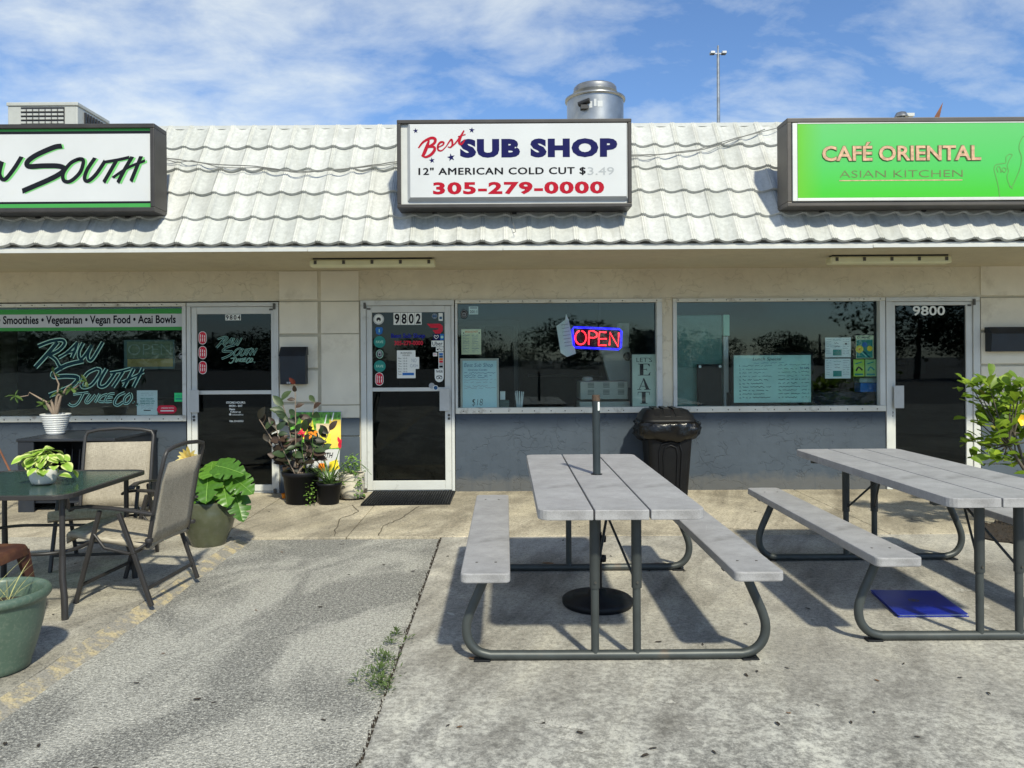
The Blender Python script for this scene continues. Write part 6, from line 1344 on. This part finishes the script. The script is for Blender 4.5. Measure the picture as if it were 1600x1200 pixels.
for f in forks: b.tube([mid, f], [.014, .010], m_brk, 6)
cnt = 0
for t_ in tips:
    f = min(forks, key=lambda q: (q-t_).length); b.tube([f, f.lerp(t_, .5)+Vector((0, 0, -.02)), t_], [.008, .006, .003], m_brk, 5)
    for k in range(5 if cnt < 290 else 0):
        if cnt >= 295: break
        cnt += 1; an = 2*pi*k/5+rnd(0, 1); dd = (t_-f).normalized(); back = rnd(0, .06)
        inst('leaf', lsy if random.random() < .05 else lsh, sh, lmat(t_-dd*back-root, Vector((cos(an), sin(an)*.8, rnd(-.05, .9)))+dd*.5, (rnd(-.4, .4), rnd(-.8, 0), 1), rnd(.7, 1.15)))
b.build('trunk', sh)
b = MB(); v0_ = [(v.co.copy()) for v in lsh.vertices]; f0_ = [tuple(p.vertices) for p in lsh.polygons]
for t_ in tips:
    f = min(forks, key=lambda q: (q-t_).length)
    for k in range(8):
        p = t_+Vector((rnd(-.09, .11), rnd(-.08, .12), rnd(-.10, .05))); m4 = lmat(p, (rnd(-1, 1), rnd(-1, 1), rnd(-.2, .9)), (rnd(-.4, .4), rnd(-.8, 0), 1), rnd(.6, 1.05)); b.add([m4 @ v for v in v0_], f0_, m_shl, True)
b.build('foliage', sh, kind='stuff')
fl = P(1596, 656, 6.0); f = tag(empty('yellow_flower', fl), 'yellow trumpet flower on the shrub at the right edge', 'flower'); pm = leafmesh('petal', .06, .045, mat('yellow_petal', (.85, .55, .04, 1), .5), curl=-.1)
for i in range(6): a = 2*pi*i/6; inst('petal', pm, f, lmat((0, 0, 0), (cos(a), -.5, sin(a)), (0, -1, 0), 1))
b = MB(); b.tube([fl, fl+Vector((.05, .1, -.1))], .003, m_gr, 5); b.build('stem', f)
# ------------------------------------------------------------------ weeds in the slab joint, fallen leaves
random.seed(14); b = MB()
m_weed = leafmat('weed_leaf', (.07, .12, .025, 1), (.11, .17, .04, 1), .6, trans=.2); wl_ = [(0, -.5, 0), (.5, -.12, .04), (1, 0, .01), (.5, .12, .04)]
def sprig(x, y, n, sp, h):
    for i in range(n):
        a = rnd(0, 6.28); r = abs(random.gauss(0, sp)); L = rnd(.012, .036); px, py, pz_ = x+r*cos(a)*1.0, y+r*sin(a)*1.3, rnd(0, h)*max(.2, 1-r/sp/3)
        m4 = lmat((px, py, pz_-.012), (cos(a)+rnd(-.8, .8), sin(a)+rnd(-.8, .8), rnd(-.1, 1.0)), (0, 0, 1), L); b.add([m4 @ Vector(v) for v in ((0, 0, 0), (.5, -.11, .06), (1, 0, 0), (.5, .11, .06))], [(0, 1, 2, 3)], m_weed)
for (px, py, n, sp_w) in ((612, 1005, 60, .018), (606, 1030, 130, .030), (600, 1050, 230, .040), (597, 1068, 170, .030), (608, 1080, 60, .02), (575, 1055, 30, .03), (560, 1066, 22, .02), (640, 1002, 22, .02), (590, 1025, 30, .025), (622, 990, 50, .012)): q = G(px, py); sprig(q[0]-.01, q[1], n, sp_w, .045)
b.build('weeds', kind='stuff')
b = MB()
for i in range(500):
    y = rnd(2.6, JY); x = SE-.008+random.gauss(0, .006); L = rnd(.004, .012)
    b.add([(x, y, -.015), (x+L, y+rnd(-.01, .01), -.012), (x, y+L, rnd(-.01, .002))], [(0, 1, 2)], m_soil)
b.build('joint_dirt', kind='stuff')
m_dl = mat('dry_dark_leaf', (.03, .022, .015, 1), .8, var=.5); m_dl2 = mat('dry_brown_leaf', (.16, .09, .045, 1), .8, var=.4)
def dleaf(mm):
    b = MB(); n = 8; vs = [(0, 0, .004)]+[((.5+.5*rnd(.75, 1.1))*cos(2*pi*k/n)*.55, rnd(.6, 1.1)*.26*sin(2*pi*k/n), rnd(.0, .14)) for k in range(n)]
    b.add(vs, [(0, 1+k, 1+(k+1) % n) for k in range(n)], mm); o = b.build('fallen_leaf', origin=(0, 0, 0)); me = o.data; bpy.data.objects.remove(o); return me
dls = [dleaf(m_dl), dleaf(m_dl), dleaf(m_dl2)]
spots = [(1278,1103),(1008,1182),(1116,1177),(1215,1132),(1232,1115),(906,1146),(1020,1171),(1029,1004),(1098,1008),(1262,952),(1165,976),(1166,1056),(1230,1045),(1370,1064),(1412,1038),(1366,1114),(955,870),(1015,893),(1070,893),(1130,860),(1210,846),(700,1135),(718,1137),(1183,1050),(1270,970),(1330,1130),(1435,1153),(1500,1060),(1545,1085),(1180,800),(1130,786),(1330,800),(1240,795),(1425,812),(1455,835),(990,815),(905,824),(880,845),
         (335,1093),(308,1088),(255,1017),(213,1063),(60,1160),(8,1157),(150,1195),(155,930),(83,967),(118,886),(360,845),(440,860),(475,885),(535,848),(590,852),(545,895),(628,905),(500,945),(600,880),(645,890),(400,950),(505,1120),(700,870),(580,790),(610,800),(420,800),(515,826)]
for i, (x, y) in enumerate(spots):
    q = G(x, y); z = .004 if (q[0] > SE or q[1] > JY) else (.024 if q[0] < LE-.1 else -.012)
    if LE-.1 < q[0] < LE+.02 and q[1] < JY: z = .02
    o = bpy.data.objects.new('fallen_leaf', dls[2 if i % 9 == 4 else i % 2]); C.objects.link(o); o.location = (q[0], q[1], z); o.rotation_euler = (rnd(-.1, .1), rnd(-.1, .1), rnd(0, 6.28)); s_ = rnd(.018, .036); o.scale = (s_, s_, s_*.8)
    tag(o, 'small dark dry leaf fallen on the paving' if not i % 9 == 4 else 'small curled brown dry leaf fallen on the paving', 'leaf', 'small dark fallen leaves on the paving' if not i % 9 == 4 else 'small brown fallen leaves on the paving')
for (x, y, s_) in ((856, 881, .09), (745, 1030, .08), (1028, 881, .05)):
    q = G(x, y); o = bpy.data.objects.new('fallen_leaf', dls[2]); C.objects.link(o); o.location = (q[0], q[1], .004); o.rotation_euler = (.05, 0, rnd(-.3, .3)); o.scale = (s_, s_, s_*.6)
    tag(o, {856: 'larger brown leaf beside the far frame of the left picnic table', 745: 'brown leaf scraps at the near left foot of the left picnic table', 1028: 'brown leaf under the right bench of the left picnic table'}[x], 'leaf')
# ------------------------------------------------------------------ trees across the car park (seen only mirrored in the windows)
random.seed(77); m_tl = mat('tree_leaves', (.035, .065, .02, 1), .8, var=.5, vs=1.5)
def treemesh():
    b = MB(); bl_ = [(Vector((rnd(-2.2, 2.2), rnd(-1.6, 1.6), rnd(2.5, 5.0))), rnd(.9, 1.7)) for _ in range(11)]
    for _ in range(3400):
        c, r = random.choice(bl_); d = Vector((random.gauss(0, 1), random.gauss(0, 1), random.gauss(0, 1))).normalized(); p = c+d*r*rnd(.7, 1.05); s_ = rnd(.10, .24); m4 = lmat(p, (rnd(-1, 1), rnd(-1, 1), rnd(-1, 1)), (rnd(-1, 1), rnd(-1, 1), 1), s_)
        b.add([m4 @ Vector(v) for v in ((-.6, 0, 0), (0, -.5, .1), (.6, 0, 0), (0, .5, .1))], [(0, 1, 2, 3)], m_tl)
    o = b.build('crown', origin=(0, 0, 0)); me = o.data; bpy.data.objects.remove(o); return me
tms = [treemesh() for _ in range(3)]
for i in range(25):
    x = -82+i*7.0+rnd(-1.5, 1.5); y = -84+rnd(-8, 6); s_ = rnd(1.0, 1.6)
    if i == 24: x, y, s_ = 25.5, -31, 1.0
    o = tag(empty('broadleaf_tree', (x, y, 0)), 'dark green tree across the car park, seen only mirrored in the shop windows', 'tree', 'trees across the car park')
    inst('crown', tms[i % 3], o, Matrix.Translation((0, 0, -2.6 if i < 24 else 0)) @ Matrix.Rotation(rnd(0, 6.28), 4, 'Z') @ Matrix.Scale(s_, 4) @ Matrix.Diagonal((1.35, 1.35, 1, 1))); b = MB(); b.tube([(x, y, -.03), (x+.2, y, 3.6*s_)], [.22, .12], m_brk, 8); b.build('trunk', o)
print('DONE objects', len(bpy.data.objects))
